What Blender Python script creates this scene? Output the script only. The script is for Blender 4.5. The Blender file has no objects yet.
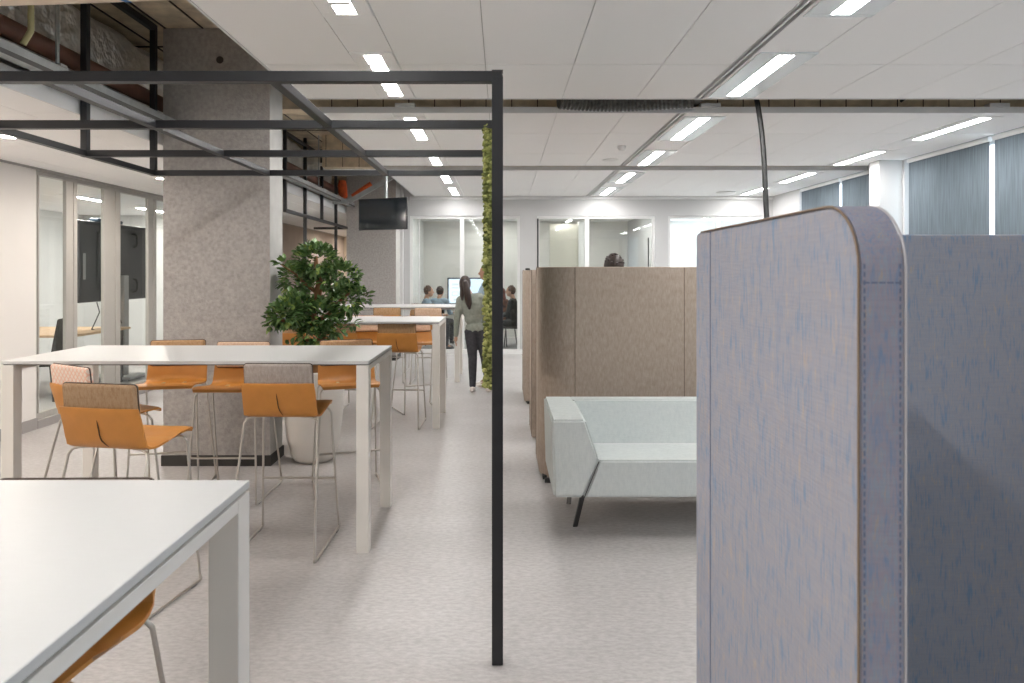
import bpy, bmesh, math, random
from mathutils import Vector, Matrix
random.seed(7)
D=bpy.data; S=bpy.context.scene; COL=S.collection
PI=math.pi; CZ=1.55; CEIL=CZ+1.43; LOW=CZ+1.03; SOF=CZ+1.95; F=682.7
# ------------------------------------------------------------------ materials
def nodes(name):
    m=D.materials.new(name); m.use_nodes=True; nt=m.node_tree
    return m,nt,nt.nodes['Principled BSDF']
def mat(name,c,rough=.6,metal=0,var=0,scale=8,bump=0,bscale=None,stretch=(1,1,1),spec=None,detail=3):
    m,nt,p=nodes(name)
    p.inputs['Base Color'].default_value=(*c,1); p.inputs['Roughness'].default_value=rough; p.inputs['Metallic'].default_value=metal
    if spec is not None: p.inputs['Specular IOR Level'].default_value=spec
    if var or bump:
        tc=nt.nodes.new('ShaderNodeTexCoord'); mp=nt.nodes.new('ShaderNodeMapping'); mp.inputs['Scale'].default_value=stretch
        nt.links.new(tc.outputs['Object'],mp.inputs['Vector'])
        n=nt.nodes.new('ShaderNodeTexNoise'); n.inputs['Scale'].default_value=scale; n.inputs['Detail'].default_value=detail
        nt.links.new(mp.outputs['Vector'],n.inputs['Vector'])
        if var:
            r=nt.nodes.new('ShaderNodeValToRGB'); e=r.color_ramp.elements
            e[0].position=.3; e[1].position=.7
            e[0].color=(*[max(0,x*(1-var)) for x in c],1); e[1].color=(*[min(1,x*(1+var)) for x in c],1)
            nt.links.new(n.outputs['Fac'],r.inputs['Fac']); nt.links.new(r.outputs['Color'],p.inputs['Base Color'])
        if bump:
            n2=n
            if bscale:
                n2=nt.nodes.new('ShaderNodeTexNoise'); n2.inputs['Scale'].default_value=bscale; n2.inputs['Detail'].default_value=2
                nt.links.new(mp.outputs['Vector'],n2.inputs['Vector'])
            b=nt.nodes.new('ShaderNodeBump'); b.inputs['Strength'].default_value=bump; b.inputs['Distance'].default_value=.004
            nt.links.new(n2.outputs['Fac'],b.inputs['Height']); nt.links.new(b.outputs['Normal'],p.inputs['Normal'])
    return m
def fabric(name,cols,scale=1.0,bump=.5,rough=.95):
    """woven cloth: vertical warp threads and weft, several yarn colours"""
    m,nt,p=nodes(name); p.inputs['Roughness'].default_value=rough; p.inputs['Specular IOR Level'].default_value=.15
    L=nt.links.new
    tc=nt.nodes.new('ShaderNodeTexCoord')
    def noise(sc,det=2):
        mp=nt.nodes.new('ShaderNodeMapping'); mp.inputs['Scale'].default_value=tuple(x*scale for x in sc)
        L(tc.outputs['Object'],mp.inputs['Vector'])
        n=nt.nodes.new('ShaderNodeTexNoise'); n.inputs['Scale'].default_value=1; n.inputs['Detail'].default_value=det
        L(mp.outputs['Vector'],n.inputs['Vector']); return n
    warp=noise((420,420,40)); weft=noise((30,30,420)); big=noise((75,75,28))
    add=nt.nodes.new('ShaderNodeMath'); add.operation='MULTIPLY_ADD'; add.inputs[1].default_value=.55
    L(warp.outputs['Fac'],add.inputs[0])
    a2=nt.nodes.new('ShaderNodeMath'); a2.operation='MULTIPLY'; a2.inputs[1].default_value=.45
    L(big.outputs['Fac'],a2.inputs[0]); L(a2.outputs[0],add.inputs[2])
    r=nt.nodes.new('ShaderNodeValToRGB'); el=r.color_ramp.elements
    n=len(cols)
    for i,c in enumerate(cols):
        pos=.36+.28*i/(n-1)
        if i<2: el[i].position=pos; el[i].color=(*c,1)
        else:
            e=el.new(pos); e.color=(*c,1)
    L(add.outputs[0],r.inputs['Fac'])
    mx=nt.nodes.new('ShaderNodeMixRGB'); mx.blend_type='MULTIPLY'; mx.inputs['Fac'].default_value=.16
    wr=nt.nodes.new('ShaderNodeValToRGB'); wr.color_ramp.elements[0].position=.35; wr.color_ramp.elements[1].position=.6
    wr.color_ramp.elements[0].color=(.72,.72,.72,1)
    L(weft.outputs['Fac'],wr.inputs['Fac']); L(r.outputs['Color'],mx.inputs['Color1']); L(wr.outputs['Color'],mx.inputs['Color2'])
    L(mx.outputs['Color'],p.inputs['Base Color'])
    ad=nt.nodes.new('ShaderNodeMath'); L(warp.outputs['Fac'],ad.inputs[0]); L(weft.outputs['Fac'],ad.inputs[1])
    b=nt.nodes.new('ShaderNodeBump'); b.inputs['Strength'].default_value=bump; b.inputs['Distance'].default_value=.001
    L(ad.outputs[0],b.inputs['Height']); L(b.outputs['Normal'],p.inputs['Normal'])
    return m
def emit(name,c,s):
    m,nt,p=nodes(name); p.inputs['Base Color'].default_value=(.8,.8,.8,1)
    p.inputs['Emission Color'].default_value=(*c,1); p.inputs['Emission Strength'].default_value=s; return m
def glass(name,tint=(.93,.96,.95),refl=.09):
    m=D.materials.new(name); m.use_nodes=True; nt=m.node_tree; nt.nodes.clear()
    o=nt.nodes.new('ShaderNodeOutputMaterial'); t=nt.nodes.new('ShaderNodeBsdfTransparent'); g=nt.nodes.new('ShaderNodeBsdfGlossy')
    t.inputs['Color'].default_value=(*tint,1); g.inputs['Roughness'].default_value=.015; g.inputs['Color'].default_value=(.9,.95,1,1)
    f=nt.nodes.new('ShaderNodeLayerWeight'); f.inputs['Blend'].default_value=.5
    pw=nt.nodes.new('ShaderNodeMath'); pw.operation='POWER'; pw.inputs[1].default_value=5; nt.links.new(f.outputs['Facing'],pw.inputs[0])
    ma=nt.nodes.new('ShaderNodeMath'); ma.operation='MULTIPLY_ADD'; ma.inputs[1].default_value=.9; ma.inputs[2].default_value=refl; nt.links.new(pw.outputs[0],ma.inputs[0])
    mx=nt.nodes.new('ShaderNodeMixShader'); nt.links.new(ma.outputs[0],mx.inputs[0])
    nt.links.new(t.outputs[0],mx.inputs[1]); nt.links.new(g.outputs[0],mx.inputs[2]); nt.links.new(mx.outputs[0],o.inputs['Surface'])
    return m
def lino():
    m,nt,p=nodes('linoleum'); p.inputs['Roughness'].default_value=.42; p.inputs['Specular IOR Level'].default_value=.4
    L=nt.links.new; tc=nt.nodes.new('ShaderNodeTexCoord')
    def nz(sc,stretch,det):
        mp=nt.nodes.new('ShaderNodeMapping'); mp.inputs['Scale'].default_value=stretch; L(tc.outputs['Object'],mp.inputs['Vector'])
        n=nt.nodes.new('ShaderNodeTexNoise'); n.inputs['Scale'].default_value=sc; n.inputs['Detail'].default_value=det; n.inputs['Roughness'].default_value=.65
        L(mp.outputs['Vector'],n.inputs['Vector']); return n
    a=nz(60,(.45,1,1),8); b=nz(2.2,(.5,1,1),4)
    r=nt.nodes.new('ShaderNodeValToRGB'); e=r.color_ramp.elements
    e[0].position=.36; e[0].color=(.38,.364,.357,1); e[1].position=.64; e[1].color=(.50,.482,.474,1)
    L(a.outputs['Fac'],r.inputs['Fac'])
    r2=nt.nodes.new('ShaderNodeValToRGB'); e=r2.color_ramp.elements
    e[0].position=.3; e[0].color=(.88,.865,.86,1); e[1].position=.7; e[1].color=(1,1,1,1)
    L(b.outputs['Fac'],r2.inputs['Fac'])
    mx=nt.nodes.new('ShaderNodeMixRGB'); mx.blend_type='MULTIPLY'; mx.inputs['Fac'].default_value=1
    L(r.outputs['Color'],mx.inputs['Color1']); L(r2.outputs['Color'],mx.inputs['Color2']); L(mx.outputs['Color'],p.inputs['Base Color'])
    return m
def translucent(name,c,t=.3):
    m=D.materials.new(name); m.use_nodes=True; nt=m.node_tree; nt.nodes.clear(); L=nt.links.new
    o=nt.nodes.new('ShaderNodeOutputMaterial'); d=nt.nodes.new('ShaderNodeBsdfDiffuse'); q=nt.nodes.new('ShaderNodeBsdfTranslucent')
    mx=nt.nodes.new('ShaderNodeMixShader'); mx.inputs[0].default_value=t
    tc=nt.nodes.new('ShaderNodeTexCoord'); mp=nt.nodes.new('ShaderNodeMapping'); mp.inputs['Scale'].default_value=(60,60,3)
    n=nt.nodes.new('ShaderNodeTexNoise'); n.inputs['Scale'].default_value=1
    r=nt.nodes.new('ShaderNodeValToRGB'); e=r.color_ramp.elements; e[0].position=.35; e[1].position=.65
    e[0].color=(*[x*.88 for x in c],1); e[1].color=(*[x*1.1 for x in c],1)
    L(tc.outputs['Object'],mp.inputs['Vector']); L(mp.outputs['Vector'],n.inputs['Vector']); L(n.outputs['Fac'],r.inputs['Fac'])
    L(r.outputs['Color'],d.inputs['Color']); L(r.outputs['Color'],q.inputs['Color'])
    L(d.outputs[0],mx.inputs[1]); L(q.outputs[0],mx.inputs[2]); L(mx.outputs[0],o.inputs['Surface']); return m
M={}
M['floor']=lino()
M['tile']=mat('ceiling_tile',(.92,.915,.91),.9,var=.03,scale=300,spec=.1)
M['tile_back']=mat('ceiling_joint',(.50,.49,.48),.9)
M['tile_back_white']=mat('ceiling_joint_white',(.9,.9,.9),.6)
M['white']=mat('white_paint',(.74,.74,.73),.7,var=.02,scale=3)
M['wallwhite']=mat('white_wall',(.53,.528,.526),.75,var=.015,scale=2)
M['tan']=mat('tan_wall',(.40,.34,.29),.85,var=.06,scale=3)
M['fascia']=mat('grey_fascia',(.74,.74,.74),.5)
M['dark_slot']=mat('dark_slot',(.03,.03,.032),.6)
M['alu']=mat('aluminium',(.55,.55,.54),.35,metal=.6)
M['mullion']=mat('mullion_grey',(.46,.44,.41),.45,metal=.15)
M['frame_white']=mat('frame_white',(.78,.78,.77),.4)
M['soffit']=mat('woodwool_board',(.66,.57,.43),.95,var=.3,scale=5,bump=.4,bscale=60)
M['soffit_joint']=mat('board_joint',(.05,.04,.035),.95)
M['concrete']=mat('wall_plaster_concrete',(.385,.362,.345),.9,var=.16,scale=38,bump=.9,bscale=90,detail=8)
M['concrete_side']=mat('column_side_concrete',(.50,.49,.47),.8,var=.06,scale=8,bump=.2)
M['black']=mat('black_steel',(.016,.017,.02),.42,spec=.5)
M['skirt']=mat('black_skirting',(.035,.033,.03),.6)
M['skirtgrey']=mat('grey_skirting',(.36,.34,.33),.6)
M['top']=mat('white_laminate',(.56,.56,.555),.38,spec=.4,var=.012,scale=20,stretch=(1,12,1))
M['legw']=mat('white_table_leg',(.74,.71,.665),.45)
M['edge']=mat('laminate_edge',(.62,.60,.58),.5)
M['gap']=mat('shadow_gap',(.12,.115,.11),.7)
M['leather']=mat('orange_leather',(.52,.215,.04),.42,var=.06,scale=14,bump=.12,bscale=220)
M['slit']=mat('dark_slit',(.05,.02,.008),.8)
M['chrome']=mat('brushed_chrome',(.55,.52,.48),.28,metal=.9)
M['plastic']=mat('grey_glide',(.25,.25,.25),.5)
M['pad_brown']=fabric('brown_cushion_fabric',[(.30,.19,.11),(.36,.24,.145),(.41,.285,.18)])
M['pad_grey']=fabric('grey_cushion_fabric',[(.32,.28,.25),(.38,.33,.30),(.44,.39,.35)])
M['pad_tan']=fabric('tan_cushion_fabric',[(.38,.22,.11),(.46,.29,.16),(.52,.34,.2)])
M['pad_peach']=fabric('peach_cushion_fabric',[(.60,.40,.28),(.68,.48,.35),(.74,.55,.42)])
M['piping']=mat('dark_piping',(.07,.05,.04),.8)
M['brown']=fabric('brown_booth_fabric',[(.33,.262,.215),(.385,.315,.26),(.44,.365,.305)],.7)
M['brown_seam']=mat('brown_seam',(.13,.09,.065),.9)
M['blue']=fabric('blue_beige_booth_fabric',[(.215,.30,.42),(.30,.325,.40),(.36,.35,.38),(.32,.34,.41),(.43,.37,.335)],.55,bump=.6)
M['blue_band']=fabric('blue_edge_band_fabric',[(.21,.28,.42),(.28,.30,.39),(.35,.30,.34),(.28,.33,.42),(.40,.33,.31)],.8,bump=.6)
M['pipe_orange']=mat('ochre_piping',(.24,.17,.12),.8)
M['pipe_light']=mat('pale_piping',(.50,.48,.50),.8)
M['stitch']=mat('blue_stitch',(.15,.18,.27),.8)
M['sofa']=fabric('pale_green_grey_sofa_fabric',[(.53,.565,.56),(.565,.60,.59),(.60,.63,.615)],.7,bump=.25)
M['sofa_side']=M['sofa']
M['steel']=mat('dark_steel',(.10,.10,.10),.3,metal=.8)
M['base_black']=mat('black_plinth',(.02,.02,.02),.6)
M['pot']=mat('white_pot',(.66,.63,.59),.55,var=.03,scale=4)
M['soil']=mat('soil',(.05,.035,.025),.95,var=.3,scale=40)
M['bark']=mat('bark',(.23,.115,.05),.9,var=.35,scale=25,stretch=(1,1,.3),bump=.6)
M['moss']=mat('moss',(.24,.27,.06),.95,var=.45,scale=32,bump=.4)
def mossmat():
    m,nt,p=nodes('moss_tufts'); L=nt.links.new; p.inputs['Roughness'].default_value=.95
    g=nt.nodes.new('ShaderNodeNewGeometry'); r=nt.nodes.new('ShaderNodeValToRGB'); e=r.color_ramp.elements
    e[0].color=(.07,.085,.02,1); e[1].color=(.42,.42,.15,1); x=e.new(.5); x.color=(.22,.24,.065,1)
    L(g.outputs['Random Per Island'],r.inputs['Fac']); L(r.outputs['Color'],p.inputs['Base Color']); return m
M['moss']=mossmat()
M['moss_back']=mat('moss_board',(.04,.05,.02),.9)
M['duct']=mat('foil_insulation',(.85,.83,.79),.28,metal=.6,var=.12,scale=5,bump=1.0,bscale=11,detail=6)
for n_ in M['duct'].node_tree.nodes:
    if n_.type=='BUMP': n_.inputs['Distance'].default_value=.07
M['duct_tan']=mat('tan_insulation',(.75,.64,.52),.6,metal=.2,var=.12,scale=6,bump=.8,bscale=12)
M['rust']=mat('brown_pipe',(.17,.075,.05),.55,var=.2,scale=6)
M['galv']=mat('galvanised_steel',(.42,.44,.44),.42,metal=.6,var=.15,scale=12)
M['dark_duct']=mat('dark_duct',(.07,.07,.065),.4,metal=.5,var=.5,scale=30,bump=.8,bscale=40)
M['yellow']=mat('yellow_conduit',(.50,.47,.25),.5)
M['blue_tape']=mat('blue_tape',(.06,.2,.45),.6)
M['bar_blue']=mat('dark_blue_plastic',(.03,.06,.10),.5)
M['orange_duct']=mat('orange_sleeve',(.62,.10,.02),.7,var=.2,scale=20)
M['cable']=mat('black_cable',(.02,.02,.02),.5)
M['screen_black']=mat('black_screen',(.012,.018,.024),.12,spec=.8)
M['tvframe']=mat('black_plastic',(.02,.02,.02),.4)
M['equip']=mat('dark_grey_plastic',(.05,.05,.055),.5)
M['stand_grey']=mat('grey_stand',(.35,.35,.35),.45,metal=.3)
M['wood']=mat('light_wood',(.52,.36,.22),.5,var=.15,scale=6,stretch=(1,8,8))
M['chairdark']=mat('dark_chair_fabric',(.04,.035,.03),.9)
M['glass']=glass('partition_glass',(.93,.945,.93),.04)
M['glass2']=glass('side_partition_glass',(.96,.975,.96),.03)
M['blind']=translucent('blue_grey_blind',(.185,.22,.25),.3)
M['light']=emit('led_diffuser',(1,.985,.965),26)
M['light_warm']=emit('led_diffuser_warm',(1,.90,.78),24)
M['light_left']=emit('led_left_room',(1,.97,.93),42)
M['light_down']=emit('downlight_lamp',(1,.90,.80),380)
M['light_room']=emit('led_room',(1,.99,.97),21)
M['trimglass']=mat('fixture_trim',(.78,.82,.84),.25)
M['screen_lit']=emit('lit_screen',(.35,.62,1),.33)
M['icon']=emit('screen_icons',(.03,.22,.33),.25)
M['icon_white']=emit('screen_white',(.75,.9,1),.33)
M['skin']=mat('skin',(.50,.29,.20),.55); M['skin_dark']=mat('skin_brown',(.33,.18,.12),.55)
M['hair_dark']=mat('dark_hair',(.035,.022,.018),.5,var=.5,scale=60,stretch=(1,1,.1))
M['hair_brown']=mat('brown_hair',(.10,.055,.035),.55,var=.4,scale=60)
M['hair_red']=mat('auburn_hair',(.16,.04,.02),.5,var=.4,scale=60)
M['sweater']=mat('sage_sweater',(.27,.29,.25),.95,var=.12,scale=30,bump=.3)
M['jeans_dark']=mat('charcoal_jeans',(.05,.05,.058),.9,var=.2,scale=30)
M['denim']=mat('denim',(.30,.39,.47),.9,var=.2,scale=30)
M['shirt_blue']=mat('blue_shirt',(.27,.36,.44),.9,var=.1,scale=20)
M['shirt_cream']=mat('cream_shirt',(.62,.57,.5),.9)
M['shirt_dark']=mat('black_jacket',(.03,.032,.03),.9)
M['plaid']=mat('dark_plaid',(.16,.07,.04),.9,var=.7,scale=18)
M['shoe']=mat('white_shoe',(.72,.66,.62),.6)
M['bin']=mat('black_bin',(.018,.028,.024),.5)
# ------------------------------------------------------------------ mesh helpers
class B:
    def __init__(s): s.bm=bmesh.new()
    def box(s,x0,x1,y0,y1,z0,z1,bev=0,seg=2,mtx=None):
        vs=bmesh.ops.create_cube(s.bm,size=1)['verts']
        for v in vs: v.co=Vector(((x0+x1)/2+v.co.x*(x1-x0),(y0+y1)/2+v.co.y*(y1-y0),(z0+z1)/2+v.co.z*(z1-z0)))
        if bev:
            es=list({e for v in vs for e in v.link_edges})
            r=bmesh.ops.bevel(s.bm,geom=es,offset=bev,segments=seg,affect='EDGES',profile=.5)
            vs=list({v for f in r['faces'] for v in f.verts}|{v for v in vs if v.is_valid})
            # include connected
            st=list(vs); seen=set(vs)
            while st:
                v=st.pop()
                for e in v.link_edges:
                    o=e.other_vert(v)
                    if o not in seen: seen.add(o); st.append(o)
            vs=list(seen)
        if mtx is not None: bmesh.ops.transform(s.bm,matrix=mtx,verts=vs)
        return s
    def bar(s,p,q,w,h=None,bev=0):
        p=Vector(p);q=Vector(q);h=h or w; d=q-p; L=d.length
        m=Matrix.Translation((p+q)/2)@d.to_track_quat('Y','Z').to_matrix().to_4x4()
        return s.box(-w/2,w/2,-L/2,L/2,-h/2,h/2,bev,1,m)
    def tube(s,pts,r,n=8,cap=True,closed=False):
        pts=[Vector(p) for p in pts]; N=len(pts); rs=r if isinstance(r,(list,tuple)) else [r]*N
        rings=[]; up=Vector((0,0,1)); prev=None
        for i,p in enumerate(pts):
            if closed: t=(pts[(i+1)%N]-pts[i-1])
            elif i==0: t=pts[1]-pts[0]
            elif i==N-1: t=pts[-1]-pts[-2]
            else: t=(pts[i+1]-p).normalized()+(p-pts[i-1]).normalized()
            if t.length<1e-9: t=Vector((0,0,1))
            t.normalize()
            if prev is None:
                a=up if abs(t.z)<.9 else Vector((1,0,0)); u=(a-t*a.dot(t)).normalized()
            else:
                u=(prev-t*prev.dot(t)); u=u.normalized() if u.length>1e-6 else t.orthogonal().normalized()
            prev=u; w=t.cross(u)
            rings.append([s.bm.verts.new(p+(u*math.cos(2*PI*k/n)+w*math.sin(2*PI*k/n))*rs[i]) for k in range(n)])
        R=range(N if closed else N-1)
        for i in R:
            a=rings[i];b=rings[(i+1)%N]
            for k in range(n): s.bm.faces.new((a[k],a[(k+1)%n],b[(k+1)%n],b[k]))
        if cap and not closed:
            s.bm.faces.new(rings[0][::-1]); s.bm.faces.new(rings[-1])
        return s
    def lathe(s,prof,n=32,c=(0,0,0)):
        rings=[]
        for r,z in prof:
            rings.append([s.bm.verts.new((c[0]+r*math.cos(2*PI*k/n),c[1]+r*math.sin(2*PI*k/n),c[2]+z)) for k in range(n)])
        for a,b in zip(rings,rings[1:]):
            for k in range(n): s.bm.faces.new((a[k],a[(k+1)%n],b[(k+1)%n],b[k]))
        s.bm.faces.new(rings[0][::-1]); s.bm.faces.new(rings[-1]); return s
    def prism(s,poly,axis,a,b,bev=0,seg=2):
        """poly list of 2D; axis 'x' (poly=y,z) 'y' (poly=x,z) 'z' (poly=x,y)"""
        def P(u,v,t): return {'x':(t,u,v),'y':(u,t,v),'z':(u,v,t)}[axis]
        A=[s.bm.verts.new(P(u,v,a)) for u,v in poly]; Bv=[s.bm.verts.new(P(u,v,b)) for u,v in poly]
        n=len(poly); fs=[s.bm.faces.new(A),s.bm.faces.new(Bv[::-1])]
        for i in range(n): fs.append(s.bm.faces.new((A[i],Bv[i],Bv[(i+1)%n],A[(i+1)%n])))
        bmesh.ops.recalc_face_normals(s.bm,faces=fs)
        if bev: bmesh.ops.bevel(s.bm,geom=list({e for f in fs for e in f.edges}),offset=bev,segments=seg,affect='EDGES')
        return s
    def ball(s,c,r,sub=2,mtx=None):
        r=r if isinstance(r,(tuple,list)) else (r,r,r)
        m=Matrix.Translation(c)@(mtx or Matrix.Identity(4))@Matrix.Diagonal((*r,1))
        bmesh.ops.create_icosphere(s.bm,subdivisions=sub,radius=1,matrix=m); return s
def obj(name,b,m,parent=None,smooth=False,loc=None):
    bm=b.bm if isinstance(b,B) else b
    bmesh.ops.recalc_face_normals(bm,faces=bm.faces)
    me=D.meshes.new(name); bm.to_mesh(me); bm.free(); me.materials.append(m)
    if smooth:
        me.polygons.foreach_set('use_smooth',[True]*len(me.polygons))
        try: me.set_sharp_from_angle(angle=math.radians(38))
        except Exception: pass
    o=D.objects.new(name,me); COL.objects.link(o)
    if parent: o.parent=parent
    if loc: o.location=loc
    return o
def thing(name,label,cat,loc=(0,0,0),rz=0,group=None):
    o=D.objects.new(name,None); COL.objects.link(o); o.location=loc; o.rotation_euler=(0,0,rz); o.empty_display_size=.1
    tag(o,label,cat,group); return o
def tag(o,label,cat,group=None):
    o['label']=label; o['category']=cat
    if group: o['group']=group
    return o
def struct(name,b,m,parent=None,smooth=False):
    o=obj(name,b,m,parent,smooth)
    if not parent: o['kind']='structure'
    return o
def dup(root,loc,rz,label=None,group=None,swap=None):
    def cp(o,par):
        c=o.copy(); COL.objects.link(c)
        if par: c.parent=par
        if swap and o.type=='MESH' and o.name.split('.')[0] in swap:
            c.data=o.data.copy(); c.data.materials[0]=swap[o.name.split('.')[0]]
        for ch in list(o.children): cp(ch,c)
        return c
    r=cp(root,None); r.location=loc; r.rotation_euler=(0,0,rz)
    if label: r['label']=label
    if group: r['group']=group
    return r
def remesh(o,vox,smooth=3):
    md=o.modifiers.new('r','REMESH'); md.mode='VOXEL'; md.voxel_size=vox; md.use_smooth_shade=True
    s=o.modifiers.new('s','SMOOTH'); s.factor=.6; s.iterations=smooth
    dg=bpy.context.evaluated_depsgraph_get(); me=D.meshes.new_from_object(o.evaluated_get(dg))
    mt=o.data.materials[0]; o.modifiers.clear(); o.data=me
    if not me.materials: me.materials.append(mt)
    me.polygons.foreach_set('use_smooth',[True]*len(me.polygons))
# ------------------------------------------------------------------ camera, world
cam=D.cameras.new('camera'); co=D.objects.new('camera',cam); COL.objects.link(co); S.camera=co
co.location=(0,0,CZ); co.rotation_euler=(PI/2,0,0); cam.sensor_width=36; cam.lens=24
cam.shift_x=10/1024; cam.shift_y=-69.5/1024; cam.clip_start=.05
cam.dof.use_dof=True; cam.dof.focus_distance=4.6; cam.dof.aperture_fstop=6.3
w=D.worlds.new('world'); S.world=w; w.use_nodes=True
bg=w.node_tree.nodes['Background']; bg.inputs[0].default_value=(.72,.86,1,1); bg.inputs[1].default_value=1.5
S.view_settings.view_transform='Standard'; S.view_settings.look='None'; S.view_settings.gamma=1; S.view_settings.exposure=1.62
S.view_settings.use_curve_mapping=False
S.cycles.use_denoising=True; S.cycles.max_bounces=10; S.cycles.diffuse_bounces=5; S.cycles.transparent_max_bounces=12
S.cycles.sample_clamp_indirect=6
# ------------------------------------------------------------------ shell
XL=-4.6; XR=5.12; YB=12.9; Y0=-4.0
struct('floor',B().box(-8,XR+.3,Y0,20.2,-.1,0),M['floor'])
sb=B().box(-8,XR+.3,Y0,20.2,SOF+.005,SOF+.2); struct('ceiling_soffit',sb,M['soffit'])
jb=B()
x=-3.9
while x<5.1: jb.box(x,x+.012,Y0,YB,SOF-.004,SOF+.004); x+=.3
for y in (2.3,5.9,9.4): jb.box(-4.6,5.1,y,y+.02,SOF-.005,SOF+.004)
struct('trim_board_joints',jb,M['soffit_joint'])
for yb_,nm in ((6.24,'first'),(9.68,'second')):
    bb=struct('trim_downstand_beam',B().box(-2.55,XR,yb_,yb_+.2,CEIL+.06,SOF),mat('woodwool_panel',(.62,.52,.38),.95,var=.22,scale=7,bump=.4,bscale=60))
    jb=B(); x=-2.5
    while x<5.1: jb.box(x,x+.008,yb_-.003,yb_,CEIL+.06,SOF-.01); x+=.235
    obj('board_joint',jb,M['soffit_joint'],bb)
# upper (grey white) tiled slabs : geometry tiles over a joint backing
XG=[-1.64,-1.0,-.71,-.115,.495,1.105,1.58]; XG2=[1.66,2.05,2.65,3.25,3.85,4.33,4.62,XR]
slabs=[(-3.9,-1.35),(-.95,2.1),(2.57,5.63),(6.13,9.18),(9.58,YB)]
def slab(i,y0,y1):
    b=B(); g=.0028
    ys=[y0]; c=(y0+y1)/2
    for q in (c-.6,c+.6): ys.append(q)
    ys.append(y1)
    for gr in (XG,XG2):
        for a,c2 in zip(gr,gr[1:]):
            for ya,yb in zip(ys,ys[1:]): b.box(a+g,c2-g,ya+g*1.6,yb-g*1.6,CEIL,CEIL+.02)
    o=struct('ceiling' if i==0 else 'ceiling',b,M['tile'])
    k=B().box(-1.64,1.58,y0,y1,CEIL+.012,CEIL+.04).box(1.66,XR,y0,y1,CEIL+.012,CEIL+.04)
    obj('backing',k,M['tile_back'],o)
    f=B().box(-1.65,XR,y0-.012,y0,CEIL-.004,CEIL+.05).box(-1.65,XR,y1,y1+.012,CEIL-.004,CEIL+.05).box(-1.655,-1.64,y0-.012,y1+.012,CEIL-.004,CEIL+.05)
    obj('fascia',f,M['fascia'],o)
    s=B()
    s.box(1.58,1.586,y0,y1,CEIL-.003,CEIL+.05).box(1.654,1.66,y0,y1,CEIL-.003,CEIL+.05).box(1.612,1.628,y0,y1,CEIL-.001,CEIL+.04)
    obj('slot_rail',s,M['fascia'],o)
    obj('slot',B().box(1.58,1.66,y0,y1,CEIL+.025,CEIL+.05),M['dark_slot'],o)
for i,(a,b_) in enumerate(slabs): slab(i,a,b_)
# lower left ceiling
b=B(); 
ys=[Y0]; y=Y0
while y<20: y+=1.2; ys.append(min(y,20))
xs=[-7.9,-7.3,-6.7,-6.1,-5.5,-4.9,-4.33,-3.87,-3.58,-3.1,-2.76]
for a,c2 in zip(xs,xs[1:]):
    for ya,yb in zip(ys,ys[1:]): b.box(a+.003,c2-.003,ya+.003,yb-.003,LOW,LOW+.02)
lo=struct('ceiling',b,M['tile']); obj('backing',B().box(-7.9,-2.76,Y0,20,LOW+.014,LOW+.05),M['tile_back'],lo)
obj('fascia',B().box(-2.765,-2.75,Y0,20,LOW-.004,LOW+.12),M['fascia'],lo)
# walls
struct('wall_left',B().box(XL-.12,XL,Y0,6.74,0,LOW+1),mat('warm_white_wall',(.80,.77,.74),.75,var=.01,scale=2))
struct('wall_left',B().box(XL-.12,XL,12.4,20,0,LOW+1),M['tan'])
struct('wall_left',B().box(XL-.12,XL,6.74,12.4,LOW,LOW+1),M['wallwhite'])
struct('wall_rear',B().box(-8,XR+.3,Y0-.1,Y0,0,3.6),M['wallwhite'])
struct('wall_room_left',B().box(-7.7,-7.6,Y0,20,0,LOW+.5),M['white'])
struct('wall_room_end',B().box(-7.6,XL-.12,12.4,12.5,0,LOW+.5),M['white'])
struct('wall_corridor_end',B().box(-8,-1.9,19.9,20,0,3.6),mat('cream_wall',(.62,.52,.40),.8))
struct('baseboard_left',B().box(XL,XL+.015,Y0,6.74,0,.11),M['skirtgrey'])
struct('baseboard_left',B().box(XL-.13,XL+.02,6.74,12.4,0,.08),M['skirtgrey'])
struct('trim_cornice',B().box(XL,XL+.02,Y0,20,LOW-.02,LOW),M['skirtgrey'])
# back wall with glazed openings
BH=2.61
bw=B()
def wl(x0,x1,z0,z1): bw.box(x0,x1,YB,YB+.12,z0,z1)
ops=[(-1.74,.34),(.66,2.89),(3.14,4.95)]
wl(-1.86,-1.74,0,CEIL+.55); wl(.34,.66,0,BH); wl(2.89,3.14,0,BH); wl(4.95,XR,0,BH); wl(-1.74,XR,BH,CEIL+.55)
struct('wall_back',bw,M['wallwhite'])
struct('trim_ceiling_edge',B().box(-1.74,XR,YB-.03,YB,CEIL-.06,CEIL-.005),M['fascia'])
struct('wall_corridor_right',B().box(-1.98,-1.86,YB-.1,20,0,3.6),M['white'])
for n,(a,c2) in enumerate(ops):
    wn=struct('window_%d'%(n+1),B().box(a,c2,YB+.03,YB+.09,BH-.05,BH).box(a,c2,YB+.03,YB+.09,0,.07).box(a,a+.05,YB+.03,YB+.09,.07,BH-.05).box(c2-.05,c2,YB+.03,YB+.09,.07,BH-.05),M['frame_white'])
    mx={0:[-.756],1:[1.61],2:[4.10]}[n]
    for q in mx: obj('mullion',B().box(q-.04,q+.04,YB+.02,YB+.10,.07,BH-.05),M['frame_white'],wn)
    obj('pane',B().box(a+.05,c2-.05,YB+.055,YB+.065,.07,BH-.05),M['glass'],wn)
obj('dark_gasket',B().box(.665,.69,YB+.0,YB+.03,.07,BH-.05),M['dark_slot'],D.objects['window_2'])
obj('dark_gasket',B().box(2.76,2.775,YB+.0,YB+.03,.07,2.2),M['dark_slot'],D.objects['window_2'])
obj('dark_gasket',B().box(-1.575,-1.56,YB+.0,YB+.03,.07,BH-.05),M['fascia'],D.objects['window_1'])
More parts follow.
